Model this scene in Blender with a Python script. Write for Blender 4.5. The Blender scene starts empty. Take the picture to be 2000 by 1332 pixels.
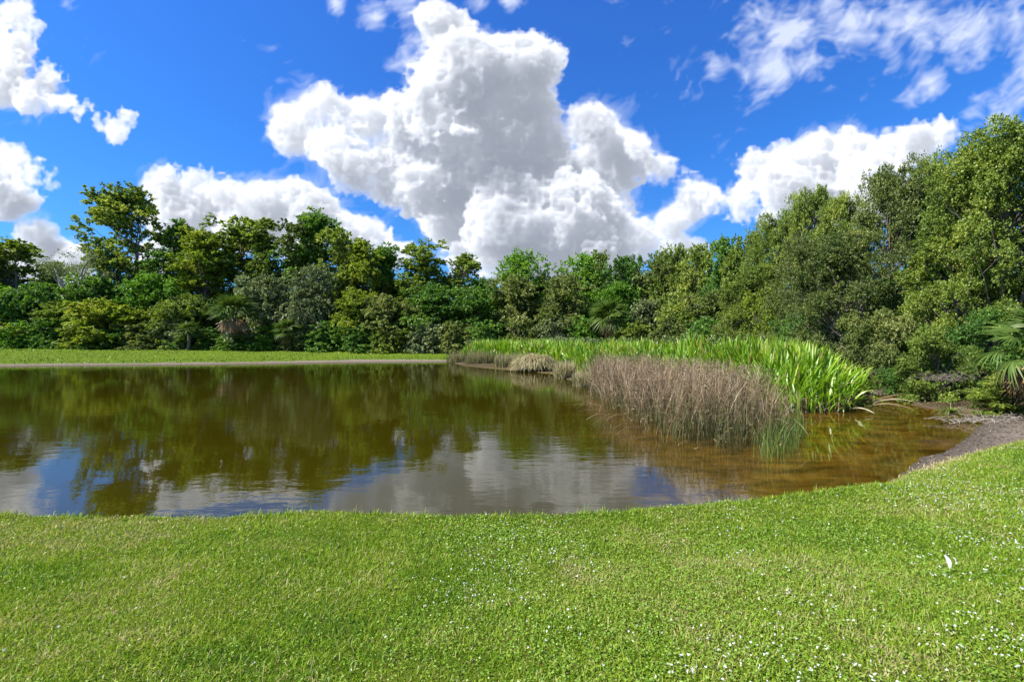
import bpy, math, random
import numpy as np
from mathutils import Vector, Matrix

# ------------------------------------------------------------------ camera
sc = bpy.context.scene
F = 889.0            # focal length in photo pixels (2000 wide)
CAMZ = 2.3           # eye height above the water surface
HZ = 666.0           # horizon row in the photo
cam_d = bpy.data.cameras.new('camera')
cam_d.sensor_width = 36.0
cam_d.lens = 36.0 * F / 2000.0
cam_d.clip_start = 0.05
cam_d.clip_end = 5000.0
cam = bpy.data.objects.new('camera', cam_d)
sc.collection.objects.link(cam)
cam.location = (0, 0, CAMZ)
cam.rotation_euler = (math.radians(90), 0, 0)
sc.camera = cam

def P(px, py, z=0.0):
    """world point at height z seen at photo pixel (px, py)"""
    y = (CAMZ - z) * F / (py - HZ)
    return ((px - 1000.0) / F * y, y)

def at(px, y):
    return (px - 1000.0) / F * y

# ------------------------------------------------------------------ sun, exposure
SUN_EL = math.radians(50)
SUN_AZ = math.radians(-106)      # measured from +Y (view direction) towards +X
sun_dir = Vector((math.sin(SUN_AZ) * math.cos(SUN_EL), math.cos(SUN_AZ) * math.cos(SUN_EL), math.sin(SUN_EL)))
sd = bpy.data.lights.new('sun', 'SUN')
sd.energy = 4.5
sd.angle = math.radians(0.5)
sd.color = (1.0, 0.95, 0.86)
so = bpy.data.objects.new('sun', sd)
sc.collection.objects.link(so)
so.rotation_euler = sun_dir.to_track_quat('Z', 'Y').to_euler()
sc.view_settings.view_transform = 'Standard'
sc.view_settings.look = 'None'
sc.view_settings.exposure = 1.3
sc.view_settings.gamma = 1.0
sc.view_settings.use_curve_mapping = False
sc.cycles.max_bounces = 6
sc.cycles.diffuse_bounces = 3
sc.cycles.glossy_bounces = 2
sc.cycles.transmission_bounces = 4
sc.cycles.transparent_max_bounces = 8
sc.cycles.caustics_reflective = False
sc.cycles.caustics_refractive = False
sc.cycles.sample_clamp_indirect = 6.0

# ------------------------------------------------------------------ node helper
class NT:
    def __init__(s, tree):
        s.t = tree
        s.n = tree.nodes
        s.l = tree.links
    def node(s, kind, **kw):
        n = s.n.new(kind)
        for k, v in kw.items():
            setattr(n, k, v)
        return n
    def set(s, sock, v):
        if v is None:
            return
        if isinstance(v, bpy.types.NodeSocket):
            s.l.new(v, sock)
        else:
            sock.default_value = v
    def math(s, op, a, b=None, c=None, clamp=False):
        n = s.node('ShaderNodeMath', operation=op, use_clamp=clamp)
        for i, v in enumerate((a, b, c)):
            s.set(n.inputs[i], v)
        return n.outputs[0]
    def vec(s, op, a, b=None, scale=None):
        n = s.node('ShaderNodeVectorMath', operation=op)
        s.set(n.inputs[0], a)
        s.set(n.inputs[1], b)
        if scale is not None:
            s.set(n.inputs['Scale'], scale)
        return n.outputs['Value'] if op in ('DISTANCE', 'DOT_PRODUCT', 'LENGTH') else n.outputs['Vector']
    def noise(s, vec, scale, detail=4, rough=0.5, dist=0.0, lac=2.0, out='Fac', dims='3D'):
        n = s.node('ShaderNodeTexNoise', noise_dimensions=dims)
        if vec is not None:
            s.l.new(vec, n.inputs['Vector'])
        n.inputs['Scale'].default_value = scale
        n.inputs['Detail'].default_value = detail
        n.inputs['Roughness'].default_value = rough
        n.inputs['Lacunarity'].default_value = lac
        n.inputs['Distortion'].default_value = dist
        return n.outputs[out]
    def rng(s, v, a, b, c=0.0, d=1.0, smooth=False):
        n = s.node('ShaderNodeMapRange', interpolation_type='SMOOTHSTEP' if smooth else 'LINEAR')
        s.set(n.inputs[0], v)
        for i, x in enumerate((a, b, c, d)):
            s.set(n.inputs[i + 1], x)
        return n.outputs[0]
    def mix(s, f, a, b, blend='MIX'):
        n = s.node('ShaderNodeMix', data_type='RGBA', blend_type=blend)
        s.set(n.inputs[0], f)
        s.set(n.inputs[6], a if isinstance(a, bpy.types.NodeSocket) else (*a, 1))
        s.set(n.inputs[7], b if isinstance(b, bpy.types.NodeSocket) else (*b, 1))
        return n.outputs[2]
    def ramp(s, f, stops):
        n = s.node('ShaderNodeValToRGB')
        s.set(n.inputs[0], f)
        e = n.color_ramp.elements
        while len(e) < len(stops):
            e.new(0.5)
        for i, (p, c) in enumerate(stops):
            e[i].position = p
            e[i].color = (*c, 1)
        return n.outputs[0]

# ------------------------------------------------------------------ sky with clouds
wd = bpy.data.worlds.new('World')
sc.world = wd
wd.use_nodes = True
wd.cycles.sampling_method = 'MANUAL'
wd.cycles.sample_map_resolution = 512

def pdir(px, py):
    return Vector(((px - 1000.0) / F, 1.0, (HZ - py) / F)).normalized()

CUMULUS = [  # direction given as photo pixel, radius in photo pixels
 (900,150,82),(1005,145,74),(1050,118,46),(985,240,100),(880,235,86),(790,225,60),(715,235,44),(640,212,38),(578,248,36),
 (655,280,42),(700,320,48),(770,330,60),(845,345,84),(960,350,92),(1060,345,86),(1165,330,62),(1157,245,38),(1180,280,34),(1225,310,46),(1290,318,30),(1255,290,22),
 (900,420,62),(1000,430,95),(1110,430,98),(1190,440,55),(960,490,54),(1060,500,62),(1235,470,36),(1160,500,56),(880,75,44),(845,48,34),(805,130,30),(1000,540,40),(900,505,34),(1110,540,40),(1220,510,30),(850,400,30),
 (322,366,28),(390,362,34),(440,380,30),(425,412,48),(365,420,42),(500,405,36),(585,398,34),(620,415,30),(545,440,48),(640,432,24),(680,450,14),(720,460,22),(788,480,26),(460,450,50),(320,420,26),(770,500,20),(600,460,30),
 (25,318,28),(0,345,46),(62,345,34),(95,350,20),(10,380,32),(50,372,22),
 (15,25,32),(0,90,52),(55,60,13),(38,112,40),(80,160,30),(120,195,22),(10,150,40),(60,190,20),(165,218,15),(200,236,13),(250,224,18),(225,255,9),(110,150,12),
 (105,515,30),(150,520,26),(300,510,30),(70,458,8),(50,455,6),(90,461,5),(30,530,30),
 (1380,372,42),(1350,350,22),(1460,340,46),(1520,325,40),(1440,400,42),(1600,320,50),(1540,380,50),(1680,300,42),(1740,292,40),(1790,275,34),(1835,258,22),
 (1700,360,64),(1500,418,28),(1610,380,56),(1340,495,14),(1310,500,8),(1365,485,10),(1312,432,12),(1340,415,9),(1355,398,12),
]
WISPY = [
 (1480,25,52),(1550,60,66),(1500,130,38),(1395,128,20),(1660,45,66),(1590,120,40),(1780,50,62),(1740,100,34),(1900,50,70),(1980,30,90),
 (1990,185,54),(1820,168,34),(1780,190,20),(1900,215,42),(1960,225,56),(2020,140,60),(655,8,12),(740,35,24),(790,20,36),(930,8,28),(990,5,20),(130,8,24),
 (820,95,38),(40,405,22),(1120,230,20),
]

# The clouds are grown as a density volume (lobes roughened with fractal noise), lit by marching
# towards the sun through it, and kept as one direction map of (brightness, cover).
NU, NV, NW = 1000, 330, 76
CU, CV, CW = 3.0, 2.4, 7.0              # cell size in photo pixels
U0, V0, W0 = -500.0, -90.0, -0.5 * NW * CW
uu = (U0 + CU * np.arange(NU)).astype(np.float32)
vv = (V0 + CV * np.arange(NV)).astype(np.float32)
ww = (W0 + CW * np.arange(NW)).astype(np.float32)

def lattice(n, c, cell, rg):
    """interpolation matrix n x m for value noise with the given cell"""
    m = int(n * c / cell) + 3
    x = np.arange(n) * c / cell + rg.random()
    i = np.minimum(x.astype(int), m - 2)
    f = x - i
    f = f * f * (3 - 2 * f)
    A = np.zeros((n, m), np.float32)
    A[np.arange(n), i] = 1 - f
    A[np.arange(n), i + 1] = f
    return A
def noise3(cell, seed, stretch=(1, 1, 1)):
    rg = np.random.default_rng(seed)
    A = lattice(NV, CV, cell * stretch[1], rg); B = lattice(NU, CU, cell * stretch[0], rg); C_ = lattice(NW, CW, cell * stretch[2], rg)
    r = rg.random((A.shape[1], B.shape[1], C_.shape[1]), np.float32) * 2 - 1
    r = np.tensordot(A, r, (1, 0))                    # v, b, c
    r = np.tensordot(r, C_.T, (2, 0))                 # v, b, w
    r = np.matmul(B[None], r)                         # v, u, w
    return r.astype(np.float32)

base = np.full((NV, NU, NW), -60.0, np.float32)
rgs = np.random.default_rng(3)
for (px, py, r) in CUMULUS:
    if r < 1: continue
    R = r + 45
    i0, i1 = max(0, int((px - R - U0) / CU)), min(NU, int((px + R - U0) / CU) + 1)
    j0, j1 = max(0, int((py - R - V0) / CV)), min(NV, int((py + R - V0) / CV) + 1)
    if i1 <= i0 or j1 <= j0: continue
    wz = rgs.uniform(-1, 1) * (95 if r > 45 else 45)
    d = np.sqrt((uu[None, i0:i1, None] - px) ** 2 + (vv[j0:j1, None, None] - py) ** 2 + (ww[None, None, :] - wz) ** 2)
    h = r - d
    b = base[j0:j1, i0:i1, :]
    k = 14.0
    t_ = np.clip(0.5 + 0.5 * (h - b) / k, 0, 1)
    base[j0:j1, i0:i1, :] = b + (h - b) * t_ + k * t_ * (1 - t_)
nz = noise3(110, 11) * 38
nz += (0.40 - np.abs(noise3(56, 12))) * 40
nz += (0.40 - np.abs(noise3(29, 13))) * 31
nz += (0.40 - np.abs(noise3(15, 14))) * 22
nz += noise3(8, 15) * 13
fade = np.clip(1 + base / 55.0, 0, 1)
dens = base + nz * fade + 3
edge = 7.0 + 9.0 * noise3(130, 16)
dens = np.clip(dens / np.maximum(edge, 4.0), 0, 1) ** 1.3
del base, nz, fade, edge
# optical depth towards the sun, row by row downwards
sl = sun_dir
du = -(-sl.x / sl.z) * CV / CU           # cells to step in u per row down, reversed to look sunwards
dwc = (sl.y / sl.z) * CV / CW
step = CV / sl.z
tau = np.zeros_like(dens); tau_s = np.zeros_like(dens)        # long and short range
def shift(a, s, ax):
    i = math.floor(s); f = s - i
    def sh(n):
        r = np.zeros_like(a)
        if n == 0: return a
        if ax == 0:
            if n > 0: r[:-n] = a[n:]
            else: r[-n:] = a[:n]
        else:
            if n > 0: r[:, :-n] = a[:, n:]
            else: r[:, -n:] = a[:, :n]
        return r
    return sh(i) * (1 - f) + sh(i + 1) * f
for j in range(1, NV):
    a = tau[j - 1] + dens[j - 1] * step
    tau[j] = 0.968 * shift(shift(a, sl.x / sl.z * CV / CU, 0), dwc, 1)
    a = tau_s[j - 1] + dens[j - 1] * step
    tau_s[j] = 0.87 * shift(shift(a, sl.x / sl.z * CV / CU, 0), dwc, 1)
SIG_L, SIG_V = 0.045, 0.05
dtau = dens * (SIG_V * CW)
soft = 1 + 0.30 * noise3(75, 71, (1.3, .8, 1.5)) + 0.16 * noise3(34, 72)        # noise painted into the cloud brightness for contrast
src = 0.42 * np.exp(-SIG_L * tau) + 0.26 * np.exp(-SIG_L * 0.2 * tau) + 0.46 * np.exp(-0.13 * tau_s)
src *= soft; del soft
tot = dtau.sum(2, keepdims=True)
src += 0.30 * np.exp(-tot * 0.2)           # thin rims let the light through
cumt = np.cumsum(dtau, axis=2)
Tv = np.exp(-(cumt - dtau))
wgt = Tv * (1 - np.exp(-dtau))
c_alpha = wgt.sum(2)
c_lum = (wgt * src).sum(2) / np.maximum(c_alpha, 1e-4)
del dens, tau, tau_s, src, dtau, cumt, Tv, wgt

def noise2(cell, seed, ang=0.0, sx=1.0, sy=1.0, warp=None):
    rg = np.random.default_rng(seed)
    g = rg.random((400, 400)).astype(np.float32) * 2 - 1
    U, V = np.meshgrid(uu, vv)
    if warp is not None: U = U + warp[0]; V = V + warp[1]
    x = (U * math.cos(ang) + V * math.sin(ang)) / (cell * sx) + 100.3
    y = (-U * math.sin(ang) + V * math.cos(ang)) / (cell * sy) + 100.7
    xi, yi = np.floor(x).astype(int), np.floor(y).astype(int)
    fx, fy = x - xi, y - yi
    fx = fx * fx * (3 - 2 * fx); fy = fy * fy * (3 - 2 * fy)
    q = lambda a, b: g[b % 400, a % 400]
    return (q(xi, yi) * (1 - fx) + q(xi + 1, yi) * fx) * (1 - fy) + (q(xi, yi + 1) * (1 - fx) + q(xi + 1, yi + 1) * fx) * fy
U2, V2 = np.meshgrid(uu, vv)
def blur(a, r):
    for ax in (0, 1):
        for _ in range(2):
            c = np.cumsum(a, ax); a = (np.roll(c, -r, ax) - np.roll(c, r, ax)) / (2 * r)
    return a
halo = np.clip(blur(c_alpha.copy(), 9), 0, 1)
wb = np.full((NV, NU), -1.2, np.float32)
for (px, py, r) in WISPY:
    wb = np.maximum(wb, 1 - np.hypot(U2 - px, V2 - py) / (r * 1.25))
wrp = (noise2(70, 90) * 20 + noise2(22, 91) * 6, noise2(70, 92) * 18 + noise2(22, 93) * 6)
wn = sum(noise2(c, 40 + i, ang=-0.55, sx=1.5, sy=0.8, warp=wrp) * a for i, (c, a) in enumerate([(70, .55), (36, .42), (18, .34), (9, .26), (5, .17)]))
wn2 = noise2(120, 60) * 0.3
w_alpha = np.clip((wb * 0.9 + wn * 0.85 + wn2 + 0.12) / 1.55, 0, 1)
w_alpha = (w_alpha ** 1.2) * 1.1
w_alpha = np.minimum(w_alpha, 0.8)
w_alpha = np.maximum(w_alpha, np.clip((halo * 1.5 + wn * 0.65 - 0.42) / 1.0, 0, 1) * 0.5)      # torn scraps round the big clouds

ef = np.clip((uu[None] - U0) / 90, 0, 1) * np.clip((uu[-1] - uu[None]) / 90, 0, 1) * np.clip((vv[:, None] - V0) / 60, 0, 1)
w_alpha = w_alpha * ef; c_alpha = c_alpha * ef
# direction map: longitude x latitude, the whole sphere; the rest of the sky gets rows of drifting clouds too
MW, MH = 4096, 2048
img = np.zeros((MH, MW, 4), np.float32)
lon = (np.arange(MW) + 0.5) / MW * 2 * math.pi - math.pi         # angle from +Y towards +X
lat = (np.arange(MH) + 0.5) / MH * math.pi - math.pi / 2
cols = np.where(np.abs(lon) < 1.03)[0]; rows = np.where((lat > -0.02) & (lat < 0.95))[0]
LO, LA = np.meshgrid(lon[cols], lat[rows])
pu = 1000 + F * np.tan(LO); pv = HZ - F * np.tan(LA) / np.cos(LO)
gx = (pu - U0) / CU; gy = (pv - V0) / CV
ok = (gx > 1) & (gx < NU - 2) & (gy > 1) & (gy < NV - 2)
gx = np.clip(gx, 0, NU - 2.001); gy = np.clip(gy, 0, NV - 2.001)
xi, yi = gx.astype(int), gy.astype(int); fx, fy = gx - xi, gy - yi
def samp(a):
    return (a[yi, xi] * (1 - fx) + a[yi, xi + 1] * fx) * (1 - fy) + (a[yi + 1, xi] * (1 - fx) + a[yi + 1, xi + 1] * fx) * fy
for ch, a in enumerate((c_lum, c_alpha, w_alpha)):
    blk = img[rows[0]:rows[-1] + 1, cols[0]:cols[-1] + 1, ch]
    blk[ok] = samp(a)[ok]
# behind the viewer: repeat the cloud field mirrored, at a quarter turn and a half turn
front = img[:, cols[0]:cols[-1] + 1, :3].copy()
for turn in (2048, ):
    c0 = (cols[0] + turn) % MW
    idx = (np.arange(front.shape[1]) + c0) % MW
    img[:, idx, :3] = front[:, ::-1]
img[..., 3] = 1
img = np.roll(img, -MW // 4, axis=1)      # the map's quarter column looks along +Y
cl = bpy.data.images.new('cloud_map', MW, MH, float_buffer=True, alpha=False)
cl.colorspace_settings.name = 'Non-Color'
cl.pixels.foreach_set(img.ravel())
cl.update()
del img, front

W = NT(wd.node_tree)
W.n.clear()
out = W.node('ShaderNodeOutputWorld')
sky = W.node('ShaderNodeTexSky', sky_type='NISHITA')
sky.sun_disc = False
sky.sun_elevation = SUN_EL
sky.sun_rotation = SUN_AZ
sky.air_density = 1.0
sky.dust_density = 0.2
sky.ozone_density = 4.0
SKYS = 0.082
dirv = W.node('ShaderNodeTexCoord').outputs['Generated']
env = W.node('ShaderNodeTexEnvironment')
env.image = cl
env.interpolation = 'Linear'
W.l.new(dirv, env.inputs['Vector'])
sep = W.node('ShaderNodeSeparateColor'); W.l.new(env.outputs['Color'], sep.inputs[0])
ccol = W.ramp(sep.outputs[0], [(0.1, (0.13, 0.15, 0.185)), (0.35, (0.23, 0.25, 0.295)), (0.6, (0.41, 0.435, 0.48)), (0.88, (0.62, 0.625, 0.64))])
sz = W.node('ShaderNodeSeparateXYZ'); W.l.new(dirv, sz.inputs[0])
el = W.math('MAXIMUM', sz.outputs[2], 0.0)
# a polarised, deep blue sky
hue = W.ramp(el, [(0.0, (0.42, 0.68, 0.98)), (0.12, (0.30, 0.70, 1.08)), (0.35, (0.26, 0.72, 1.32)), (0.7, (0.30, 0.74, 1.50))])
skyc = W.vec('SCALE', sky.outputs[0], scale=SKYS)
tint = W.vec('MULTIPLY', skyc, hue)
c1 = W.mix(sep.outputs[2], tint, (0.46, 0.50, 0.60))
c2 = W.mix(sep.outputs[1], c1, ccol)
bg = W.node('ShaderNodeBackground')
W.l.new(c2, bg.inputs['Color'])
bg.inputs['Strength'].default_value = 0.80
W.l.new(bg.outputs[0], out.inputs[0])

# ------------------------------------------------------------------ helpers for objects
COL = sc.collection
def tag(o, label=None, cat=None, group=None, kind=None):
    if label: o['label'] = label
    if cat: o['category'] = cat
    if group: o['group'] = group
    if kind: o['kind'] = kind
    return o
def link(name, data, parent=None, mat=None):
    o = bpy.data.objects.new(name, data)
    COL.objects.link(o)
    if parent is not None: o.parent = parent
    if mat is not None and data is not None and not data.materials: data.materials.append(mat)
    return o
def empty(name, loc=(0, 0, 0), rz=0.0, scale=(1, 1, 1)):
    o = bpy.data.objects.new(name, None)
    COL.objects.link(o)
    o.location = loc; o.rotation_euler = (0, 0, rz); o.scale = scale
    o.empty_display_size = 0.3
    return o
def mesh_np(name, V, faces, tone=None, smooth=False, extra=None):
    """V (n,3); faces: list of int arrays (m,k)"""
    me = bpy.data.meshes.new(name)
    V = np.ascontiguousarray(V, np.float32)
    me.vertices.add(len(V)); me.vertices.foreach_set('co', V.ravel())
    fl = [np.asarray(f, np.int32) for f in faces if len(f)]
    tot = np.concatenate([np.full(len(f), f.shape[1], np.int32) for f in fl])
    idx = np.concatenate([f.ravel() for f in fl])
    me.loops.add(len(idx)); me.loops.foreach_set('vertex_index', idx)
    me.polygons.add(len(tot))
    st = np.concatenate([[0], np.cumsum(tot)[:-1]]).astype(np.int32)
    me.polygons.foreach_set('loop_start', st); me.polygons.foreach_set('loop_total', tot)
    if smooth: me.polygons.foreach_set('use_smooth', np.ones(len(tot), bool))
    if tone is not None:
        a = me.attributes.new('tone', 'FLOAT', 'POINT'); a.data.foreach_set('value', np.ascontiguousarray(tone, np.float32))
    for k, v in (extra or {}).items():
        a = me.attributes.new(k, 'FLOAT', 'POINT'); a.data.foreach_set('value', np.ascontiguousarray(v, np.float32))
    me.update(calc_edges=True)
    return me
def merge(parts):
    """parts: list of (V, [faces...], tone) -> one V, quads, tris, tone"""
    Vs, q, t, tn, off = [], [], [], [], 0
    for V, fs, tone in parts:
        Vs.append(V); tn.append(tone)
        for f in fs:
            (q if f.shape[1] == 4 else t).append(f + off)
        off += len(V)
    return np.concatenate(Vs), [np.concatenate(x) for x in (q, t) if x], np.concatenate(tn)
def norm(a):
    return a / np.maximum(np.linalg.norm(a, axis=-1, keepdims=True), 1e-9)
def frame_of(d):
    ref = np.where(np.abs(d[..., 2:3]) < 0.9, np.array([0, 0, 1.0]), np.array([1.0, 0, 0]))
    s = norm(np.cross(d, ref)); return s, np.cross(s, d)
def tube(pts, rad, sides=6, tone=0.5):
    pts = np.asarray(pts, float); rad = np.asarray(rad, float); n = len(pts)
    d = norm(np.gradient(pts, axis=0)); s, u = frame_of(d)
    for i in range(1, n):                       # keep the frame from flipping
        if np.dot(s[i], s[i - 1]) < 0: s[i] *= -1; u[i] *= -1
    a = np.arange(sides) / sides * 2 * math.pi
    V = pts[:, None] + rad[:, None, None] * (np.cos(a)[None, :, None] * s[:, None] + np.sin(a)[None, :, None] * u[:, None])
    i = np.arange(n - 1)[:, None] * sides; j = np.arange(sides)[None]; j2 = (j + 1) % sides
    f = np.stack([i + j, i + j2, i + j2 + sides, i + j + sides], -1).reshape(-1, 4)
    return V.reshape(-1, 3), [f], np.full(n * sides, tone)
def ribbons(P_, Wd, side, tone, fold=None):
    """many ribbons at once: P_ (n,k,3) centre lines, Wd (n,k) half widths, side (n,k,3)"""
    n, k, _ = P_.shape
    L = P_ - side * Wd[..., None]; R = P_ + side * Wd[..., None]
    V = np.stack([L, R], 2).reshape(-1, 3)
    b = (np.arange(n) * 2 * k)[:, None]; j = (np.arange(k - 1) * 2)[None]
    f = np.stack([b + j, b + j + 1, b + j + 3, b + j + 2], -1).reshape(-1, 4)
    if tone.ndim == 1: tone = np.repeat(tone[:, None], k, 1)
    return V, [f], np.repeat(tone.reshape(-1), 2)
def leaves(C, D, N, L, Wd, tone, fold=0.25):
    """rhombic leaves folded along the midrib: two triangles each side -> one bent quad pair"""
    S = norm(np.cross(D, N)); N = norm(np.cross(S, D))
    L = L[:, None]; Wd = Wd[:, None]
    a = C - D * L * .5; b = C + D * L * .5
    s1 = C + S * Wd * .5 + N * Wd * fold - D * L * .06; s2 = C - S * Wd * .5 + N * Wd * fold - D * L * .06
    V = np.stack([a, s1, b, s2], 1).reshape(-1, 3)
    i = (np.arange(len(C)) * 4)[:, None]
    f = np.concatenate([i + np.array([[0, 1, 2]]), i + np.array([[0, 2, 3]])])
    return V, [f], np.repeat(tone, 4)
def poly_sd(X, Y, pts):
    """signed distance to a closed polygon, negative inside"""
    X = np.asarray(X, float); Y = np.asarray(Y, float)
    d2 = np.full(X.shape, 1e18); ins = np.zeros(X.shape, bool)
    n = len(pts)
    for i in range(n):
        ax, ay = pts[i]; bx, by = pts[(i + 1) % n]
        ex, ey = bx - ax, by - ay
        t = np.clip(((X - ax) * ex + (Y - ay) * ey) / (ex * ex + ey * ey + 1e-12), 0, 1)
        d2 = np.minimum(d2, (X - ax - t * ex) ** 2 + (Y - ay - t * ey) ** 2)
        if ay != by:
            c = ((ay > Y) != (by > Y)) & (X < (bx - ax) * (Y - ay) / (by - ay) + ax)
            ins ^= c
    d = np.sqrt(d2)
    return np.where(ins, -d, d)
def sstep(x, a, b):
    t = np.clip((x - a) / (b - a), 0, 1); return t * t * (3 - 2 * t)
def hnoise(X, Y, cell, seed):
    g = np.random.default_rng(seed).random((256, 256)) * 2 - 1
    x = X / cell + 1000.37; y = Y / cell + 1000.71
    xi, yi = np.floor(x).astype(int), np.floor(y).astype(int); fx, fy = x - xi, y - yi
    fx = fx * fx * (3 - 2 * fx); fy = fy * fy * (3 - 2 * fy)
    q = lambda a, b: g[b % 256, a % 256]
    return (q(xi, yi) * (1 - fx) + q(xi + 1, yi) * fx) * (1 - fy) + (q(xi, yi + 1) * (1 - fx) + q(xi + 1, yi + 1) * fx) * fy

# ------------------------------------------------------------------ shape of the land
LIP = 0.20
crest = [(0, 1003), (120, 1006), (250, 1009), (430, 1009), (520, 1004), (600, 998), (690, 999), (760, 1003), (880, 1007), (1000, 1006),
         (1100, 1003), (1200, 997), (1290, 990), (1400, 981), (1500, 972), (1600, 957), (1680, 945), (1745, 936)]
near = [P(a, b, LIP) for a, b in crest]
near = [(x, y + 0.16) for x, y in near]
waterline = [(1775, 915), (1800, 893), (1845, 884), (1880, 862), (1905, 842), (1925, 820), (1900, 808), (1790, 793), (1715, 768), (1680, 788),
             (1560, 795), (1450, 780), (1300, 758), (1160, 738), (1110, 742), (1088, 731), (1000, 723), (905, 715), (880, 707), (700, 708),
             (430, 712), (200, 714), (0, 716), (-250, 719)]
POND = near + [P(a, b, 0.0) for a, b in waterline] + [(-66, 34), (-52, 18), (-30, 9), (-14, 6.2)]
lawn_edge = [(1725, 940), (1770, 925), (1850, 903), (1900, 888), (1950, 875), (2010, 862), (2120, 842), (2300, 815)]
LE = [P(a, b, 0.16) for a, b in lawn_edge]
MUD = LE + [(22, 14), (13.6, 13.2), (10.8, 13.4), (8.5, 10), (5.5, 8)]       # mud between water and lawn
WOOD = [P(1930, 812, .05), (11.6, 12.4), (17, 13.6), (30, 12), (60, 10), (420, -40), (420, 620), (-420, 620), (-420, 60), (-75, 64), (-20, 66), (-8, 64),
        (-4, 60), (3.6, 44), (8.3, 26), (12.2, 17.5)]

def ground_z(X, Y):
    X = np.asarray(X, float); Y = np.asarray(Y, float)
    s = poly_sd(X, Y, POND)
    m = sstep(-poly_sd(X, Y, MUD), -0.5, 0.35)
    far = sstep(Y, 24, 32)
    und = hnoise(X, Y, 2.3, 1) * 0.03 + hnoise(X, Y, 0.7, 2) * 0.012
    zn = LIP * sstep(s, 0.02, 0.22) + 0.62 * sstep(s, 0.0, 6.5) + und * sstep(s, 0, 1.0) + 0.6 * sstep(s, 8, 60)
    zm = 0.02 + 0.085 * s + 0.012 * hnoise(X, Y, 0.35, 3) * sstep(s, 0, .5)
    bk = hnoise(X, Y, 1.3, 8) * 0.03
    zf = 0.07 * np.clip(s, 0, 2.4) + 0.14 * sstep(s + hnoise(X, Y, 1.7, 9) * .5 + hnoise(X, Y, 7.0, 19) * .8, 1.9, 2.5) + 0.95 * sstep(s, 1.5, 24) + bk
    marsh = sstep(X - (-6 + (60 - Y) * 0.08), 0, 3) * sstep(Y, 14.5, 17)
    zf = zf * (1 - marsh) + marsh * (0.04 + 0.03 * np.clip(s, 0, 30))
    z = zn * (1 - far) + zf * far
    mr = np.clip(marsh * (1 - far), 0, 1)
    z = z * (1 - mr) + (0.03 + 0.05 * np.clip(s, 0, 30)) * mr
    z = z * (1 - m) + zm * m
    zb = -0.05 - 0.30 * np.clip(-s, 0, 3.5)
    sh = sstep(X + 0.2 * Y, 4.5, 9.5) * (1 - far)                               # the shallow corner
    zs = -0.015 - 0.055 * np.clip(-s, 0, 9) + 0.036 * np.sin(Y * 5.0 + X * 1.3 + 2.6 * hnoise(X, Y, 1.4, 6)) * sstep(hnoise(X, Y, 1.6, 7), -.5, .3) * np.exp(-np.clip(-s, 0, 9) * .45)
    zs = np.minimum(zs, -0.006)
    zb = zb * (1 - sh) + zs * sh
    return np.where(s > 0, np.maximum(z, 0.012), zb)
def gz(x, y):
    return float(ground_z(np.array([x]), np.array([y]))[0])

xs = np.concatenate([np.arange(-420, -60, 18), np.arange(-60, -9, .6), np.arange(-9, 14.5, .085), np.arange(14.5, 50, .5), np.arange(50, 421, 18)])
ys = np.concatenate([np.arange(-70, -2, 3), np.arange(-2, 1.6, .25), np.arange(1.6, 14.5, .08), np.arange(14.5, 74, .4), np.arange(74, 110, 2), np.arange(110, 640, 20)])
GX, GY = np.meshgrid(xs, ys)
GZ = ground_z(GX, GY)
s_p = poly_sd(GX, GY, POND)
wob = hnoise(GX, GY, 0.5, 21) * .10 + hnoise(GX, GY, 0.17, 22) * .05
mudm = sstep(-poly_sd(GX, GY, MUD) + wob, -0.08, 0.10)
farm = sstep(GY, 24, 32)
sand = (1 - sstep(s_p + hnoise(GX, GY, 1.7, 9) * .5 + hnoise(GX, GY, 7.0, 19) * .8, 1.8, 2.2)) * farm * (1 - sstep(GX, -6.5, -4.5))
wet = 1 - sstep(s_p, -0.16, -0.04)
bare = np.clip(np.maximum(np.maximum(mudm, sand), 1 - sstep(s_p, -.02, .04)), 0, 1)
litter = sstep(-poly_sd(GX, GY, WOOD) + hnoise(GX, GY, 2.0, 23) * .5, -0.5, 0.4)
marshm = sstep(GX - (-6 + (60 - GY) * 0.08), 0, 3) * sstep(GY, 14.5, 17)
litter = np.maximum(litter, marshm * (s_p > 0))
litter = np.maximum(litter, sstep(GX, -7.2, -5.6) * farm * (s_p > 0))
litter = np.maximum(litter, 1 - sstep(np.hypot((GX + 2.05) / .26, (GY - 2.12) / .13) + 1.2 * wob, .8, 1.1))
nx, ny = len(xs), len(ys)
ii = (np.arange(ny - 1)[:, None] * nx + np.arange(nx - 1)[None])
gf = np.stack([ii, ii + 1, ii + 1 + nx, ii + nx], -1).reshape(-1, 4)
g_me = mesh_np('ground', np.stack([GX, GY, GZ], -1).reshape(-1, 3), [gf], smooth=True,
               extra={'bare': bare.ravel(), 'litter': litter.ravel(), 'under': wet.ravel(), 'silt_depth': sstep(-GZ, .25, .8).ravel()})

def new_mat(name):
    m = bpy.data.materials.new(name); m.use_nodes = True
    t = NT(m.node_tree); t.n.clear()
    return m, t, t.node('ShaderNodeOutputMaterial')
def attr(t, name):
    return t.node('ShaderNodeAttribute', attribute_name=name).outputs['Fac']
def bump(t, h, strength, dist):
    b = t.node('ShaderNodeBump'); t.l.new(h, b.inputs['Height'])
    b.inputs['Strength'].default_value = strength; b.inputs['Distance'].default_value = dist
    return b.outputs[0]

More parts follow.
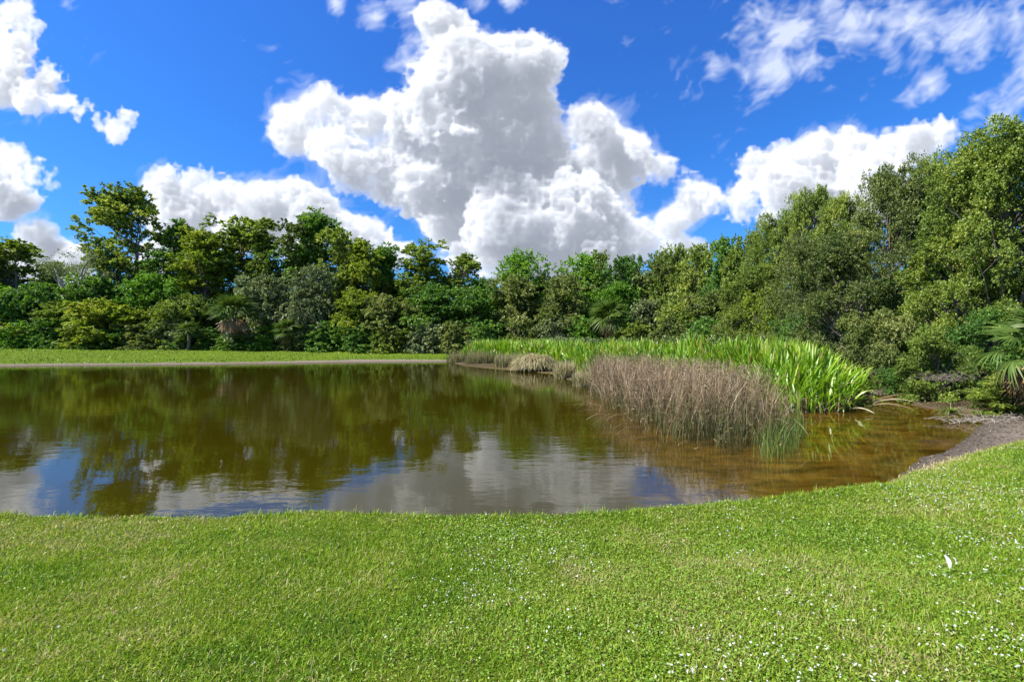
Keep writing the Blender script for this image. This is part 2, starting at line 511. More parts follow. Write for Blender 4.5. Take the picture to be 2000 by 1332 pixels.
m_ground, t, o_ = new_mat('soil_and_turf')
pos = t.node('ShaderNodeNewGeometry').outputs['Position']
n1 = t.noise(pos, 0.55, 4, 0.6); n2 = t.noise(pos, 5.0, 5, 0.65); n3 = t.noise(pos, 42.0, 4, 0.7); n4 = t.noise(pos, 1.7, 3, 0.5)
grass_c = t.mix(n1, (0.050, 0.105, 0.006), (0.105, 0.155, 0.009))
grass_c = t.mix(t.rng(t.noise(pos, .22, 4, .65), .42, .60, 0, .75), grass_c, (0.07, 0.13, 0.010))
grass_c = t.mix(t.rng(n2, .4, .75, 0, .7), grass_c, (0.18, 0.18, 0.035))
grass_c = t.mix(t.rng(n3, .4, .8, 0, .8), grass_c, (0.075, 0.12, 0.012))
mud_c = t.mix(t.rng(n2, .35, .65), (0.23, 0.19, 0.15), (0.13, 0.105, 0.08))
mud_c = t.mix(t.rng(n3, .5, .75, 0, .8), mud_c, (0.27, 0.235, 0.19))
mud_c = t.mix(t.rng(t.noise(pos, 14, 4, .7), .56, .66, 0, .75), mud_c, (0.055, 0.042, 0.03))
sz_ = t.node('ShaderNodeSeparateXYZ'); t.l.new(pos, sz_.inputs[0])
damp = t.rng(t.math('MULTIPLY_ADD', n2, .05, sz_.outputs[2]), .035, .10, 1, 0)
mud_c = t.mix(t.math('MULTIPLY', damp, .65), mud_c, (0.045, 0.036, 0.026))
wet_c = t.mix(t.rng(n4, .35, .7), (0.46, 0.235, 0.035), (0.20, 0.10, 0.018))
wet_c = t.mix(t.rng(n2, .55, .75), wet_c, (0.08, 0.045, 0.015))
lit_c = t.mix(n2, (0.045, 0.036, 0.018), (0.10, 0.075, 0.04))
lit_c = t.mix(t.rng(n3, .55, .7), lit_c, (0.17, 0.12, 0.07))
c = t.mix(attr(t, 'litter'), grass_c, lit_c)
c = t.mix(attr(t, 'bare'), c, mud_c)
wet_c = t.mix(attr(t, 'silt_depth'), wet_c, (0.055, 0.043, 0.006))  # depth tint of the water painted into the bed colour, darker where deeper
c = t.mix(attr(t, 'under'), c, wet_c)
pb = t.node('ShaderNodeBsdfPrincipled'); t.l.new(c, pb.inputs['Base Color']); pb.inputs['Roughness'].default_value = .9
pb.inputs['Specular IOR Level'].default_value = .03
hh = t.math('MULTIPLY_ADD', n2, 1.6, n3)
t.l.new(bump(t, hh, 1.0, .05), pb.inputs['Normal'])
t.l.new(pb.outputs[0], o_.inputs[0])
tag(link('ground', g_me, mat=m_ground), kind='structure')

# ------------------------------------------------------------------ water
m_water, t, o_ = new_mat('pond_water')
pos = t.node('ShaderNodeNewGeometry').outputs['Position']
mp = t.node('ShaderNodeMapping'); t.l.new(pos, mp.inputs[0]); mp.inputs['Scale'].default_value = (0.75, 1.5, 1.0)
r1 = t.noise(mp.outputs[0], 1.3, 2, 0.5); r2 = t.noise(mp.outputs[0], 5.5, 3, 0.55); r3 = t.noise(pos, 0.16, 2, 0.5)
calm = t.rng(r3, 0.38, 0.62, 0.35, 1.25)
h = t.math('MULTIPLY', t.math('MULTIPLY_ADD', r1, 0.0055, t.math('MULTIPLY', r2, 0.0016)), calm)
nb = bump(t, h, 1.0, 1.0)
body_n = t.noise(pos, 0.5, 4, 0.6)
body_c = t.mix(body_n, (0.058, 0.054, 0.0018), (0.080, 0.058, 0.002))
silt_n = t.noise(mp.outputs[0], 1.6, 4, .6, dist=.6)
body_c = t.mix(attr(t, 'silt_depth'), body_c, t.mix(t.rng(silt_n, .38, .66), (0.085, 0.048, 0.003), (0.27, 0.145, 0.013)))
dif = t.node('ShaderNodeBsdfDiffuse'); t.l.new(body_c, dif.inputs[0])
tr = t.node('ShaderNodeBsdfTransparent'); tr.inputs[0].default_value = (0.92, 0.64, 0.12, 1)
mb = t.node('ShaderNodeMixShader'); mb.inputs[0].default_value = 0.60
t.l.new(dif.outputs[0], mb.inputs[1]); t.l.new(tr.outputs[0], mb.inputs[2])
gl = t.node('ShaderNodeBsdfGlossy'); gl.inputs['Roughness'].default_value = 0.02; t.l.new(nb, gl.inputs['Normal'])
fr = t.node('ShaderNodeFresnel'); fr.inputs[0].default_value = 1.8; t.l.new(nb, fr.inputs['Normal'])
ms = t.node('ShaderNodeMixShader'); t.l.new(fr.outputs[0], ms.inputs[0]); t.l.new(mb.outputs[0], ms.inputs[1]); t.l.new(gl.outputs[0], ms.inputs[2])
t.l.new(ms.outputs[0], o_.inputs[0])
wx = np.arange(-75, 40.1, .25); wy = np.arange(4.0, 60.1, .25)
WX, WY = np.meshgrid(wx, wy); wi = (np.arange(len(wy) - 1)[:, None] * len(wx) + np.arange(len(wx) - 1)[None])
w_me = mesh_np('pond_water', np.stack([WX, WY, 0 * WX], -1).reshape(-1, 3), [np.stack([wi, wi + 1, wi + 1 + len(wx), wi + len(wx)], -1).reshape(-1, 4)],
               extra={'silt_depth': (sstep(WX + .5 * hnoise(WX, WY, 1.5, 12), .6, 5.0) * (1 - sstep(WY, 16, 22))).ravel()})
tag(link('pond_water', w_me, mat=m_water), kind='structure')

# ------------------------------------------------------------------ plant materials
def leaf_mat(name, stops, transl=0.42, gloss=0.02, rough=0.5, tc=None, rnd=0.25, patch=0.9, pscale=0.5):
    m, t, o_ = new_mat(name)
    tn = attr(t, 'tone')
    rn = t.node('ShaderNodeObjectInfo').outputs['Random']
    pos = t.node('ShaderNodeNewGeometry').outputs['Position']
    pn = t.noise(pos, pscale, 3, 0.6)
    v = t.math('ADD', tn, t.math('MULTIPLY', t.math('SUBTRACT', rn, .5), rnd))
    v = t.math('ADD', v, t.math('MULTIPLY', t.math('SUBTRACT', pn, .5), patch), clamp=True)
    c = t.ramp(v, stops)
    d = t.node('ShaderNodeBsdfDiffuse'); t.l.new(c, d.inputs[0])
    tl = t.node('ShaderNodeBsdfTranslucent')
    t.l.new(t.mix(1.0, c, tc or (1.0, 1.0, 0.55), 'MULTIPLY'), tl.inputs[0])
    mx = t.node('ShaderNodeMixShader'); mx.inputs[0].default_value = transl
    t.l.new(d.outputs[0], mx.inputs[1]); t.l.new(tl.outputs[0], mx.inputs[2])
    g = t.node('ShaderNodeBsdfGlossy'); g.inputs['Roughness'].default_value = rough; g.inputs[0].default_value = (1, 1, 1, 1)
    m2 = t.node('ShaderNodeMixShader'); m2.inputs[0].default_value = gloss
    t.l.new(mx.outputs[0], m2.inputs[1]); t.l.new(g.outputs[0], m2.inputs[2])
    t.l.new(m2.outputs[0], o_.inputs[0])
    return m

# ------------------------------------------------------------------ lawn blades
def lawn_mask(x, y):
    s = poly_sd(x, y, POND); m = poly_sd(x, y, MUD); w = poly_sd(x, y, WOOD)
    e = hnoise(x, y, 0.5, 21) * .10 + hnoise(x, y, 0.17, 22) * .05
    spot = np.hypot((x + 2.05) / .22, (y - 2.12) / .10) + 1.2 * e
    return (s > 0.03) & (m - e > -0.02) & (w > 0.3) & (spot > 1)
def scatter(n, y0, y1, rg, pw=1.0):
    """points in the strip of lawn in front of the viewer, wider with distance"""
    y = y0 + (y1 - y0) * rg.random(n * 2) ** pw
    x = (rg.random(n * 2) * 2 - 1) * (1.4 * y + 2.0)
    k = lawn_mask(x, y); return x[k][:n], y[k][:n]
rg = np.random.default_rng(77)
pieces = []
def blades(n, y0, y1, hmin, hmax, wd, pw=1.0):
    x, y = scatter(n, y0, y1, rg, pw); n = len(x)
    z = ground_z(x, y)
    H = rg.uniform(hmin, hmax, n) * (1 + 0.35 * hnoise(x, y, 0.45, 31) + 0.25 * hnoise(x, y, 1.6, 32))
    th = rg.uniform(0, 2 * math.pi, n); lean = rg.uniform(0.25, 1.35, n)
    dr = np.stack([np.cos(th) * np.sin(lean), np.sin(th) * np.sin(lean), np.cos(lean)], -1)
    th2 = th + rg.normal(0, 1.2, n)
    side = np.stack([np.cos(th2 + 1.57), np.sin(th2 + 1.57), np.zeros(n)], -1)
    p0 = np.stack([x, y, z - .004], -1); p1 = p0 + dr * H[:, None] * .55; p2 = p0 + dr * H[:, None]
    p2[:, 2] -= H * .22 * np.sin(lean)
    Pp = np.stack([p0, p1, p2], 1)
    Wd = np.stack([np.ones(n) * .9, np.ones(n), np.ones(n) * .12], 1) * (wd * rg.uniform(.6, 1.25, n))[:, None]
    tone = np.clip(rg.normal(.43, .19, n) + .24 * hnoise(x, y, 0.9, 33) + .20 * hnoise(x, y, 0.2, 34) + .22 * hnoise(x, y, 2.2, 36) - .22 * np.exp(-((x + 1.55) / .55) ** 2 - ((y - 2.95) / .55) ** 2), 0, 1)
    dry = rg.random(n) < .05 + .10 * sstep(hnoise(x, y, .55, 35), .2, .7); tone[dry] = rg.uniform(.86, 1, dry.sum())
    pieces.append(ribbons(Pp, Wd, np.repeat(side[:, None], 3, 1), tone))
blades(215000, 1.7, 4.2, .025, .065, .0026, 0.8)
blades(160000, 4.0, 8.0, .03, .06, .0036, 0.75)
blades(95000, 7.0, 15, .035, .065, .0055, 0.8)
# longer stray blades, and a fringe hanging over the water's edge
def stray(n, y0, y1, hmin, hmax, wd, edge=False):
    k0 = len(pieces)
    blades(n, y0, y1, hmin, hmax, wd)
    return k0
stray(5000, 1.8, 6, .07, .13, .0024)
stray(1500, 6, 13, .08, .15, .004)
def fringe(n):
    pts = np.array(near + [(P(a, b, .16)) for a, b in lawn_edge]); seg = rg.integers(0, len(pts) - 1, n); u = rg.random(n)
    p = pts[seg] * (1 - u[:, None]) + pts[seg + 1] * u[:, None]
    x = p[:, 0] + rg.normal(0, .06, n); y = p[:, 1] - .10 + rg.normal(0, .09, n)
    k = (poly_sd(x, y, POND) > .0) & (hnoise(x, y, .35, 71) + rg.normal(0, .4, n) > -.1); x, y = x[k], y[k]; n = len(x)
    H = rg.uniform(.035, .09, n) * (1 + .6 * hnoise(x, y, .3, 72)); th = rg.uniform(0, 6.283, n); lean = rg.uniform(.1, 1.1, n)
    dr = np.stack([np.cos(th) * np.sin(lean), np.sin(th) * np.sin(lean), np.cos(lean)], -1)
    p0 = np.stack([x, y, ground_z(x, y) - .005], -1); p1 = p0 + dr * H[:, None] * .55; p2 = p0 + dr * H[:, None]; p2[:, 2] -= H * .3 * np.sin(lean)
    side = np.stack([np.cos(th + 1.57), np.sin(th + 1.57), 0 * th], -1)
    pieces.append(ribbons(np.stack([p0, p1, p2], 1), np.array([[.9, 1, .12]]) * (.0035 * rg.uniform(.7, 1.5, n))[:, None], np.repeat(side[:, None], 3, 1), np.clip(rg.normal(.5, .2, n), 0, 1)))
fringe(26000)
for _ in range(26):                                  # a few taller tufts along the lip
    i_ = rg.integers(0, len(near) - 1); u_ = rg.random(); n = 26
    x = near[i_][0] * (1 - u_) + near[i_ + 1][0] * u_ + rg.normal(0, .035, n); y = near[i_][1] * (1 - u_) + near[i_ + 1][1] * u_ - .1 + rg.normal(0, .03, n)
    H = rg.uniform(.08, .24, n) * rg.uniform(.5, 1); th = rg.uniform(0, 6.283, n); lean = rg.uniform(.05, .7, n)
    dr = np.stack([np.cos(th) * np.sin(lean), np.sin(th) * np.sin(lean), np.cos(lean)], -1)
    p0 = np.stack([x, y, ground_z(x, y) - .01], -1)
    side = np.stack([np.cos(th + 1.57), np.sin(th + 1.57), 0 * th], -1)
    pieces.append(ribbons(np.stack([p0, p0 + dr * H[:, None] * .6, p0 + dr * H[:, None]], 1), np.array([[.9, 1, .12]]) * np.full((n, 1), .0035), np.repeat(side[:, None], 3, 1), np.clip(rg.normal(.55, .2, n), 0, 1)))
def dry_edge(n):
    pts = np.array(LE); seg = rg.integers(0, len(pts) - 1, n); u = rg.random(n)
    p = pts[seg] * (1 - u[:, None]) + pts[seg + 1] * u[:, None]
    x = p[:, 0] + rg.normal(0, .10, n); y = p[:, 1] + rg.normal(0, .12, n)
    H = rg.uniform(.03, .09, n); th = rg.uniform(0, 6.283, n); lean = rg.uniform(.5, 1.5, n)
    dr = np.stack([np.cos(th) * np.sin(lean), np.sin(th) * np.sin(lean), np.cos(lean)], -1)
    p0 = np.stack([x, y, ground_z(x, y) - .003], -1)
    side = np.stack([np.cos(th + 1.57), np.sin(th + 1.57), 0 * th], -1)
    pieces.append(ribbons(np.stack([p0, p0 + dr * H[:, None] * .6, p0 + dr * H[:, None]], 1), np.array([[.9, 1, .12]]) * np.full((n, 1), .0045), np.repeat(side[:, None], 3, 1), np.clip(rg.normal(.93, .1, n), 0, 1)))
dry_edge(7000)
V, fs, tn = merge(pieces)
m_grass = leaf_mat('grass_blades', [(0.0, (0.065, 0.145, 0.010)), (0.35, (0.150, 0.275, 0.014)), (0.62, (0.26, 0.37, 0.022)), (0.82, (0.31, 0.35, 0.06)), (1.0, (0.46, 0.40, 0.20))],
                   transl=.4, gloss=.012, rough=.4, patch=.65, pscale=.7)
g = link('lawn_grass', mesh_np('lawn_grass', V, fs, tn), mat=m_grass)
tag(g, 'mown bright green turf covering the near bank of the pond', 'grass', kind='stuff')

# clover and its flowers through the right half of the lawn
def clover_density(x, y):
    return sstep(x / y * 1.0 + .25 * hnoise(x, y, 1.3, 41), -.35, .25) * (0.35 + .65 * sstep(hnoise(x, y, .6, 42), -.4, .4))
def flat_leaves(n, y0, y1, size, pw):
    x, y = scatter(n, y0, y1, rg, pw)
    k = rg.random(len(x)) < clover_density(x, y) + .12; x, y = x[k], y[k]; n = len(x)
    z = ground_z(x, y) + rg.uniform(.02, .045, n)
    th = rg.uniform(0, 6.283, n)
    D = np.stack([np.cos(th), np.sin(th), rg.uniform(-.35, .35, n)], -1); D = norm(D)
    N = norm(np.stack([rg.normal(0, .45, n), rg.normal(0, .45, n), np.ones(n)], -1))
    L = size * rg.uniform(.7, 1.3, n)
    return leaves(np.stack([x, y, z], -1), D, N, L, L * .8, np.clip(rg.normal(.5, .2, n), 0, 1), .12)
V, fs, tn = merge([flat_leaves(82000, 1.8, 5.0, .015, .8), flat_leaves(50000, 4.5, 10, .02, .8)])
m_clover = leaf_mat('clover_leaf', [(0, (0.08, 0.18, 0.02)), (.5, (0.17, 0.30, 0.035)), (1, (0.29, 0.39, 0.09))], transl=.3, gloss=.015, rough=.35, patch=.5, pscale=1.2)
tag(link('clover_patch', mesh_np('clover_patch', V, fs, tn), mat=m_clover), 'low leafy clover spreading through the right half of the lawn', 'clover', kind='stuff')
# flower heads: small puffs of pale petals
x, y = scatter(11500, 1.9, 9.5, rg, .9)
k = rg.random(len(x)) < clover_density(x, y) * sstep(hnoise(x, y, .8, 43) + .5 * hnoise(x, y, .22, 44), -.25, .75) * .9 + .008
x, y = x[k], y[k]; n = len(x)
c0 = np.stack([x, y, ground_z(x, y) + rg.uniform(.035, .055, n)], -1)
pt = []
for q in range(9):
    D = norm(rg.normal(0, 1, (n, 3)) * [1, 1, .7] + [0, 0, .35]); N = norm(rg.normal(0, 1, (n, 3)) + [0, 0, .8])
    r = rg.uniform(.0028, .0066, n) * (1 + .05 * y)
    pt.append(leaves(c0 + D * r[:, None] * .7, D, N, r * 1.7, r * 1.2, rg.uniform(.3, 1, n), .1))
V, fs, tn = merge(pt)
m_flower = leaf_mat('flower_petal', [(0, (.55, .58, .50)), (1, (.85, .85, .82))], transl=.3, gloss=.02, tc=(1, 1, 1), patch=.1, rnd=0)
tag(link('clover_flowers', mesh_np('clover_flowers', V, fs, tn), mat=m_flower), 'tiny white flower heads dotted over the right half of the lawn', 'flowers', kind='stuff')

# bits of twig, shell and stone on the mud
x = rg.uniform(5.5, 14, 5200); y = rg.uniform(7, 13, 5200)
k = (poly_sd(x, y, POND) > .03) & (poly_sd(x, y, MUD) < .1); x, y = x[k], y[k]; n = len(x)
V, fs, tn = leaves(np.stack([x, y, ground_z(x, y) + .006], -1), norm(rg.normal(0, 1, (n, 3)) * [1, 1, .25]), norm(rg.normal(0, .5, (n, 3)) + [0, 0, 1]), rg.uniform(.012, .06, n) * (1 + (rg.random(n) < .05)), rg.uniform(.008, .022, n), rg.random(n) ** 1.3, .5)
m_bits = leaf_mat('mud_bits', [(0, (.035, .028, .02)), (.5, (.13, .10, .075)), (1, (.42, .37, .30))], transl=0, patch=.3, rnd=0)
tag(link('mud_debris', mesh_np('mud_debris', V, fs, tn), mat=m_bits), 'scattered bits of twig and stone on the bare mud at the right', 'debris', kind='stuff')

# tufts along the far bank, where the turf ends above the sand
pieces = []
n = 26000
y = rg.uniform(40, 62, n); x = rg.uniform(-75, -4, n)
s_ = poly_sd(x, y, POND) + hnoise(x, y, 1.7, 9) * .5 + hnoise(x, y, 7.0, 19) * .8
k = (s_ > 1.95) & (rg.random(n) < np.where(s_ < 3.2, 1.0, .35)); x, y = x[k], y[k]; n = len(x)
th = rg.uniform(0, 6.283, n); H = rg.uniform(.08, .22, n); lean = rg.uniform(.1, 1.0, n)
dr = np.stack([np.cos(th) * np.sin(lean), np.sin(th) * np.sin(lean), np.cos(lean)], -1)
p0 = np.stack([x, y, ground_z(x, y) - .01], -1)
Pp = np.stack([p0, p0 + dr * H[:, None] * .6, p0 + dr * H[:, None]], 1)
side = np.stack([np.cos(th + 1.57), np.sin(th + 1.57), 0 * th], -1)
Wd = np.stack([np.ones(n), np.ones(n), np.ones(n) * .2], 1) * .028
V, fs, tn = ribbons(Pp, Wd, np.repeat(side[:, None], 3, 1), np.clip(rg.normal(.14, .12, n) + .35 * hnoise(x, y, 5.0, 38), 0, 1))
tag(link('bank_grass', mesh_np('bank_grass', V, fs, tn), mat=m_grass), 'strip of mown green turf along the far bank above the sandy edge', 'grass', kind='stuff')

# ------------------------------------------------------------------ trees
m_bark, t, o_ = new_mat('bark')
pos = t.node('ShaderNodeTexCoord').outputs['Object']
mp = t.node('ShaderNodeMapping'); t.l.new(pos, mp.inputs[0]); mp.inputs['Scale'].default_value = (1, 1, .25)
bn = t.noise(mp.outputs[0], 9, 5, .65)
c = t.mix(bn, (0.07, 0.055, 0.042), (0.24, 0.205, 0.165))
c = t.mix(t.rng(attr(t, 'tone'), .6, 1), c, (0.38, 0.34, 0.29))
pb = t.node('ShaderNodeBsdfPrincipled'); t.l.new(c, pb.inputs['Base Color']); pb.inputs['Roughness'].default_value = .85
t.l.new(bump(t, bn, .8, .03), pb.inputs['Normal']); t.l.new(pb.outputs[0], o_.inputs[0])

LEAF = {
 'olive': leaf_mat('leaf_olive', [(0, tuple(v * 1.3 for v in (.050, .085, .010))), (.4, tuple(v * 1.3 for v in (.132, .196, .026))), (.7, tuple(v * 1.3 for v in (.235, .295, .045))), (1, tuple(v * 1.3 for v in (.38, .38, .08)))]),
 'deep': leaf_mat('leaf_deep', [(0, tuple(v * 1.3 for v in (.026, .075, .012))), (.45, tuple(v * 1.3 for v in (.075, .165, .022))), (.75, tuple(v * 1.3 for v in (.15, .26, .035))), (1, tuple(v * 1.3 for v in (.27, .34, .07)))]),
 'bright': leaf_mat('leaf_bright', [(0, tuple(v * 1.3 for v in (.040, .105, .010))), (.45, tuple(v * 1.3 for v in (.105, .230, .018))), (.8, tuple(v * 1.3 for v in (.20, .34, .030))), (1, tuple(v * 1.3 for v in (.33, .40, .06)))]),
 'yellow': leaf_mat('leaf_yellow', [(0, tuple(v * 1.3 for v in (.060, .100, .010))), (.45, tuple(v * 1.3 for v in (.150, .215, .016))), (.8, tuple(v * 1.3 for v in (.27, .32, .030))), (1, tuple(v * 1.3 for v in (.42, .34, .06)))]),
 'grey': leaf_mat('leaf_grey', [(0, tuple(v * 1.3 for v in (.050, .080, .028))), (.45, tuple(v * 1.3 for v in (.150, .190, .075))), (.8, tuple(v * 1.3 for v in (.28, .32, .16))), (1, tuple(v * 1.3 for v in (.42, .44, .28)))], transl=.25),
 'mixed': leaf_mat('leaf_mixed', [(0, tuple(v * 1.3 for v in (.040, .070, .015))), (.4, tuple(v * 1.3 for v in (.120, .160, .035))), (.7, tuple(v * 1.3 for v in (.22, .25, .065))), (1, tuple(v * 1.3 for v in (.38, .39, .17)))]),
}

def grow(seed, H, W, cb, nc, nl, ls, cr, prof='round', tr=.16, forks=0, flat=.8, hollow=.35, lumps=.28, up=.38, wig=.05, twigs=True, dens_top=1.0):
    """one tree: tapered trunk, limbs out to every clump of leaves, and the leaves"""
    r_ = np.random.default_rng(seed)
    # clump centres
    nb = max(6, int(nc / 6.5))                        # boughs that carry the clumps
    hb = cb + (1 - cb) * r_.random(nb) ** dens_top
    h = hb
    q = (h - cb) / (1 - cb)
    pr = {'round': np.sqrt(np.clip(1 - (2 * q - .85) ** 2 / 1.35, 0.02, 1)),
          'dome': np.sqrt(np.clip(1 - q ** 2.2, 0.02, 1)),
          'tall': np.clip(np.sin(math.pi * np.clip(q * .86 + .14, 0, 1)) ** .55, .12, 1),
          'cone': np.clip((1 - q) ** .7 * .95 + .08, 0, 1),
          'vase': np.clip(.35 + .75 * np.sin(math.pi * np.clip(q * .78 + .12, 0, 1)) ** 1.3, .1, 1)}[prof]
    th = r_.uniform(0, 2 * math.pi, nb)
    lob = 1 + lumps * (np.sin(th * 2 + r_.uniform(0, 6)) * .5 + np.sin(th * 3 + h * 7 + r_.uniform(0, 6)) * .6 + r_.normal(0, .25, nb))
    rad = W / 2 * pr * lob * (hollow + (1 - hollow) * r_.random(nb) ** .5)
    Bc = np.stack([np.cos(th) * rad, np.sin(th) * rad, h * (H - cr)], -1)
    which = np.concatenate([np.arange(nb), r_.integers(0, nb, nc - nb)])
    bs = W * .085 + cr * .55
    C = Bc[which] + r_.normal(0, 1, (nc, 3)) * bs * np.array([1, 1, .62 if ls < .12 else .95]) * (r_.uniform(.6, 1.2, nb)[which])[:, None]
    C[:, 2] = np.clip(C[:, 2], cb * H * .8 + .2 * cr, H - cr * .5)
    C[:, 2] = cb * H * .8 + (C[:, 2] - cb * H * .8) * (H - cr * .6 - cb * H * .8) / (C[:, 2].max() - cb * H * .8)
    C[:, :2] -= (C[:, :2].max(0) + C[:, :2].min(0)) / 2
    rad = np.hypot(C[:, 0], C[:, 1])
    C[:, :2] *= (W / 2 - cr * .7) / np.percentile(rad, 95)
    rad = np.hypot(C[:, 0], C[:, 1])
    # trunk line
    k = 9
    tz = np.linspace(0, .86 * H, k)
    tw = np.cumsum(r_.normal(0, wig * H / k, (k, 2)), 0); tw[0] = 0
    tp = np.column_stack([tw[:, 0], tw[:, 1], tz])
    trd = tr * (1 - .86 * np.linspace(0, 1, k) ** .8); trd[0] *= 1.35
    wood = [tube(tp, trd, 7, .4)]
    for f in range(forks):
        a = r_.uniform(0, 6.28); z0 = r_.uniform(.08, .3) * H; e = np.array([math.cos(a) * W * .28, math.sin(a) * W * .28, H * r_.uniform(.6, .85)])
        b = np.array([np.interp(z0, tz, tp[:, 0]), np.interp(z0, tz, tp[:, 1]), z0])
        s = np.linspace(0, 1, 7)[:, None]
        pts = b + (e - b) * s + np.array([0, 0, H * .06]) * np.sin(s * 3.14) + r_.normal(0, wig * H * .12, (7, 3)) * s
        wood.append(tube(pts, tr * .62 * (1 - .85 * s[:, 0]), 6, .4))
    for i in range(nc):
        z0 = max(min(C[i, 2] - (rad[i]) * r_.uniform(.35, .9) - .04 * H, .8 * H), .12 * H if cb < .3 else cb * .75 * H)
        b = np.array([np.interp(z0, tz, tp[:, 0]), np.interp(z0, tz, tp[:, 1]), z0])
        s = np.linspace(0, 1, 5)[:, None]
        pts = b + (C[i] - b) * s + np.array([0, 0, -.08 * rad[i]]) * np.sin(s * 3.14) + r_.normal(0, .03 * rad[i] + .01, (5, 3)) * np.sin(s * 3.14)
        r0 = tr * min(.42, .12 + .3 * rad[i] / (W / 2 + .01)) * (1 - .5 * z0 / H)
        wood.append(tube(pts, r0 * (1 - .82 * s[:, 0]), 4, .5))
    V, fs, tn = merge(wood)
    me_w = mesh_np('trunk', V, fs, tn, smooth=True)
    # leaves: every clump is a handful of sprays, each spray a short arching twig set with leaves
    ns = max(3, int(nl * 1.35) // 14); cr = cr * .92
    cs = np.repeat(C, ns, 0); n = len(cs)
    crr = np.repeat(cr * r_.uniform(.65, 1.35, nc), ns)
    dv = norm(r_.normal(0, 1, (n, 3)) + [0, 0, .25]); rr = crr * r_.random(n) ** .45
    sc_ = cs + dv * rr[:, None] * np.array([1, 1, flat])
    outd = norm(dv * [1, 1, .8] + np.repeat(norm(C - [0, 0, H * .45]), ns, 0) * .6)
    m = 14
    ax = norm(outd + r_.normal(0, .35, (n, 3)))
    tt = np.tile(np.linspace(0, 1, m), n)
    A = np.repeat(ax, m, 0); S0 = np.repeat(sc_, m, 0); L0 = np.repeat(crr, m) * .55
    pos_ = S0 + A * (tt * L0)[:, None] + r_.normal(0, 1, (n * m, 3)) * (L0 * .17)[:, None] - np.array([0, 0, 1]) * (tt ** 2 * L0 * .25)[:, None]
    D = norm(A + r_.normal(0, .75, (n * m, 3))); N = norm(A * (1 - up) * .5 + [0, 0, up] + r_.normal(0, .42, (n * m, 3)))
    L = ls * (1.45 if ls > .12 else 1.2) * r_.uniform(.65, 1.3, n * m)
    ct = np.repeat(np.repeat(r_.normal(0, .07, nc) + r_.normal(0, .06, nb)[which], ns), m)
    tone = np.clip(.45 + ct + r_.normal(0, .11, n * m), 0, 1)
    V, fs, tn = leaves(pos_, D, N, L, L * .66, tone)
    return me_w, mesh_np('crown', V, fs, tn)

PROTO = {}
def proto(key, **kw):
    PROTO[key] = (grow(**kw), kw['H'], kw['W'])
# far woods (leaves are small sprays at that distance)
proto('oak_a', seed=1, H=14, W=10, cb=.18, nc=178, nl=151, ls=.21, cr=1.15, prof='round', tr=.28, forks=2)
proto('oak_b', seed=2, H=13, W=11, cb=.12, nc=195, nl=151, ls=.20, cr=1.1, prof='dome', tr=.26, forks=3)
proto('oak_c', seed=3, H=15, W=9, cb=.2, nc=161, nl=151, ls=.22, cr=1.0, prof='vase', tr=.26, forks=2, lumps=.4)
proto('tall_a', seed=4, H=19, W=9, cb=.22, nc=178, nl=129, ls=.22, cr=1.0, prof='tall', tr=.24, lumps=.4, hollow=.25)
proto('tall_b', seed=5, H=20, W=8, cb=.25, nc=144, nl=129, ls=.23, cr=.95, prof='vase', tr=.24, lumps=.5, hollow=.2, forks=1)
proto('tall_c', seed=6, H=18, W=8, cb=.15, nc=161, nl=129, ls=.21, cr=.9, prof='tall', tr=.2, lumps=.45, hollow=.2, forks=2)
proto('airy', seed=27, H=24, W=12.5, cb=.42, nc=190, nl=112, ls=.25, cr=1.0, prof='round', tr=.24, lumps=.25, hollow=.15, forks=2, wig=.05)
proto('thin', seed=8, H=16, W=4.5, cb=.3, nc=61, nl=79, ls=.2, cr=.7, prof='tall', tr=.12, lumps=.5, hollow=.1)
proto('bush_a', seed=9, H=7, W=8, cb=.04, nc=153, nl=141, ls=.17, cr=.8, prof='dome', tr=.12, forks=3)
proto('bush_b', seed=10, H=8, W=7, cb=.03, nc=144, nl=141, ls=.16, cr=.75, prof='round', tr=.12, forks=3, lumps=.35)
proto('bush_c', seed=11, H=4, W=5, cb=.02, nc=102, nl=120, ls=.14, cr=.55, prof='dome', tr=.06, forks=3, lumps=.35)
# near woods on the right
proto('near_a', seed=12, H=10.5, W=8.5, cb=.10, nc=283, nl=280, ls=.105, cr=.62, prof='dome', tr=.2, forks=3, lumps=.3)
proto('near_b', seed=13, H=10, W=7.5, cb=.05, nc=262, nl=280, ls=.10, cr=.58, prof='round', tr=.18, forks=3, lumps=.35)
proto('near_c', seed=14, H=12, W=9, cb=.16, nc=304, nl=266, ls=.105, cr=.62, prof='vase', tr=.22, forks=2, lumps=.4)
proto('near_low', seed=15, H=4.5, W=5, cb=.02, nc=126, nl=238, ls=.085, cr=.45, prof='dome', tr=.08, forks=3, lumps=.4)

n_tree = [0]
TR = random.Random(17)
used = {}
def plant(name, key, leaf, px, d, top, w, label, cat='tree', group=None, sink=0.0, rot=None):
    (tw, cw), H0, W0 = PROTO[key]
    x = at(px, d); z = gz(x, d) - .05 - sink
    H = CAMZ + (HZ - top) / F * d - z
    Wd = w / F * d * (1.14 if d > 40 else 1.04)
    e = empty(name, (x, d, z), TR.uniform(0, 6.28) if rot is None else rot, (Wd / W0, Wd / W0, H / H0))
    k2 = (key, leaf)
    if k2 not in used:
        c2 = cw if not any(k[0] == key for k in used) else cw.copy()
        c2.materials.clear(); c2.materials.append(LEAF[leaf]); used[k2] = c2
    link('trunk', tw, e, m_bark); link('crown', used[k2], e)
    tag(e, label, cat, group)
    return e

GW = 'trees of the woods beyond the far bank'
GR = 'trees of the woods along the right side'
GB = 'bushes in front of the woods'
T, B = 'broadleaf_tree', 'bush'
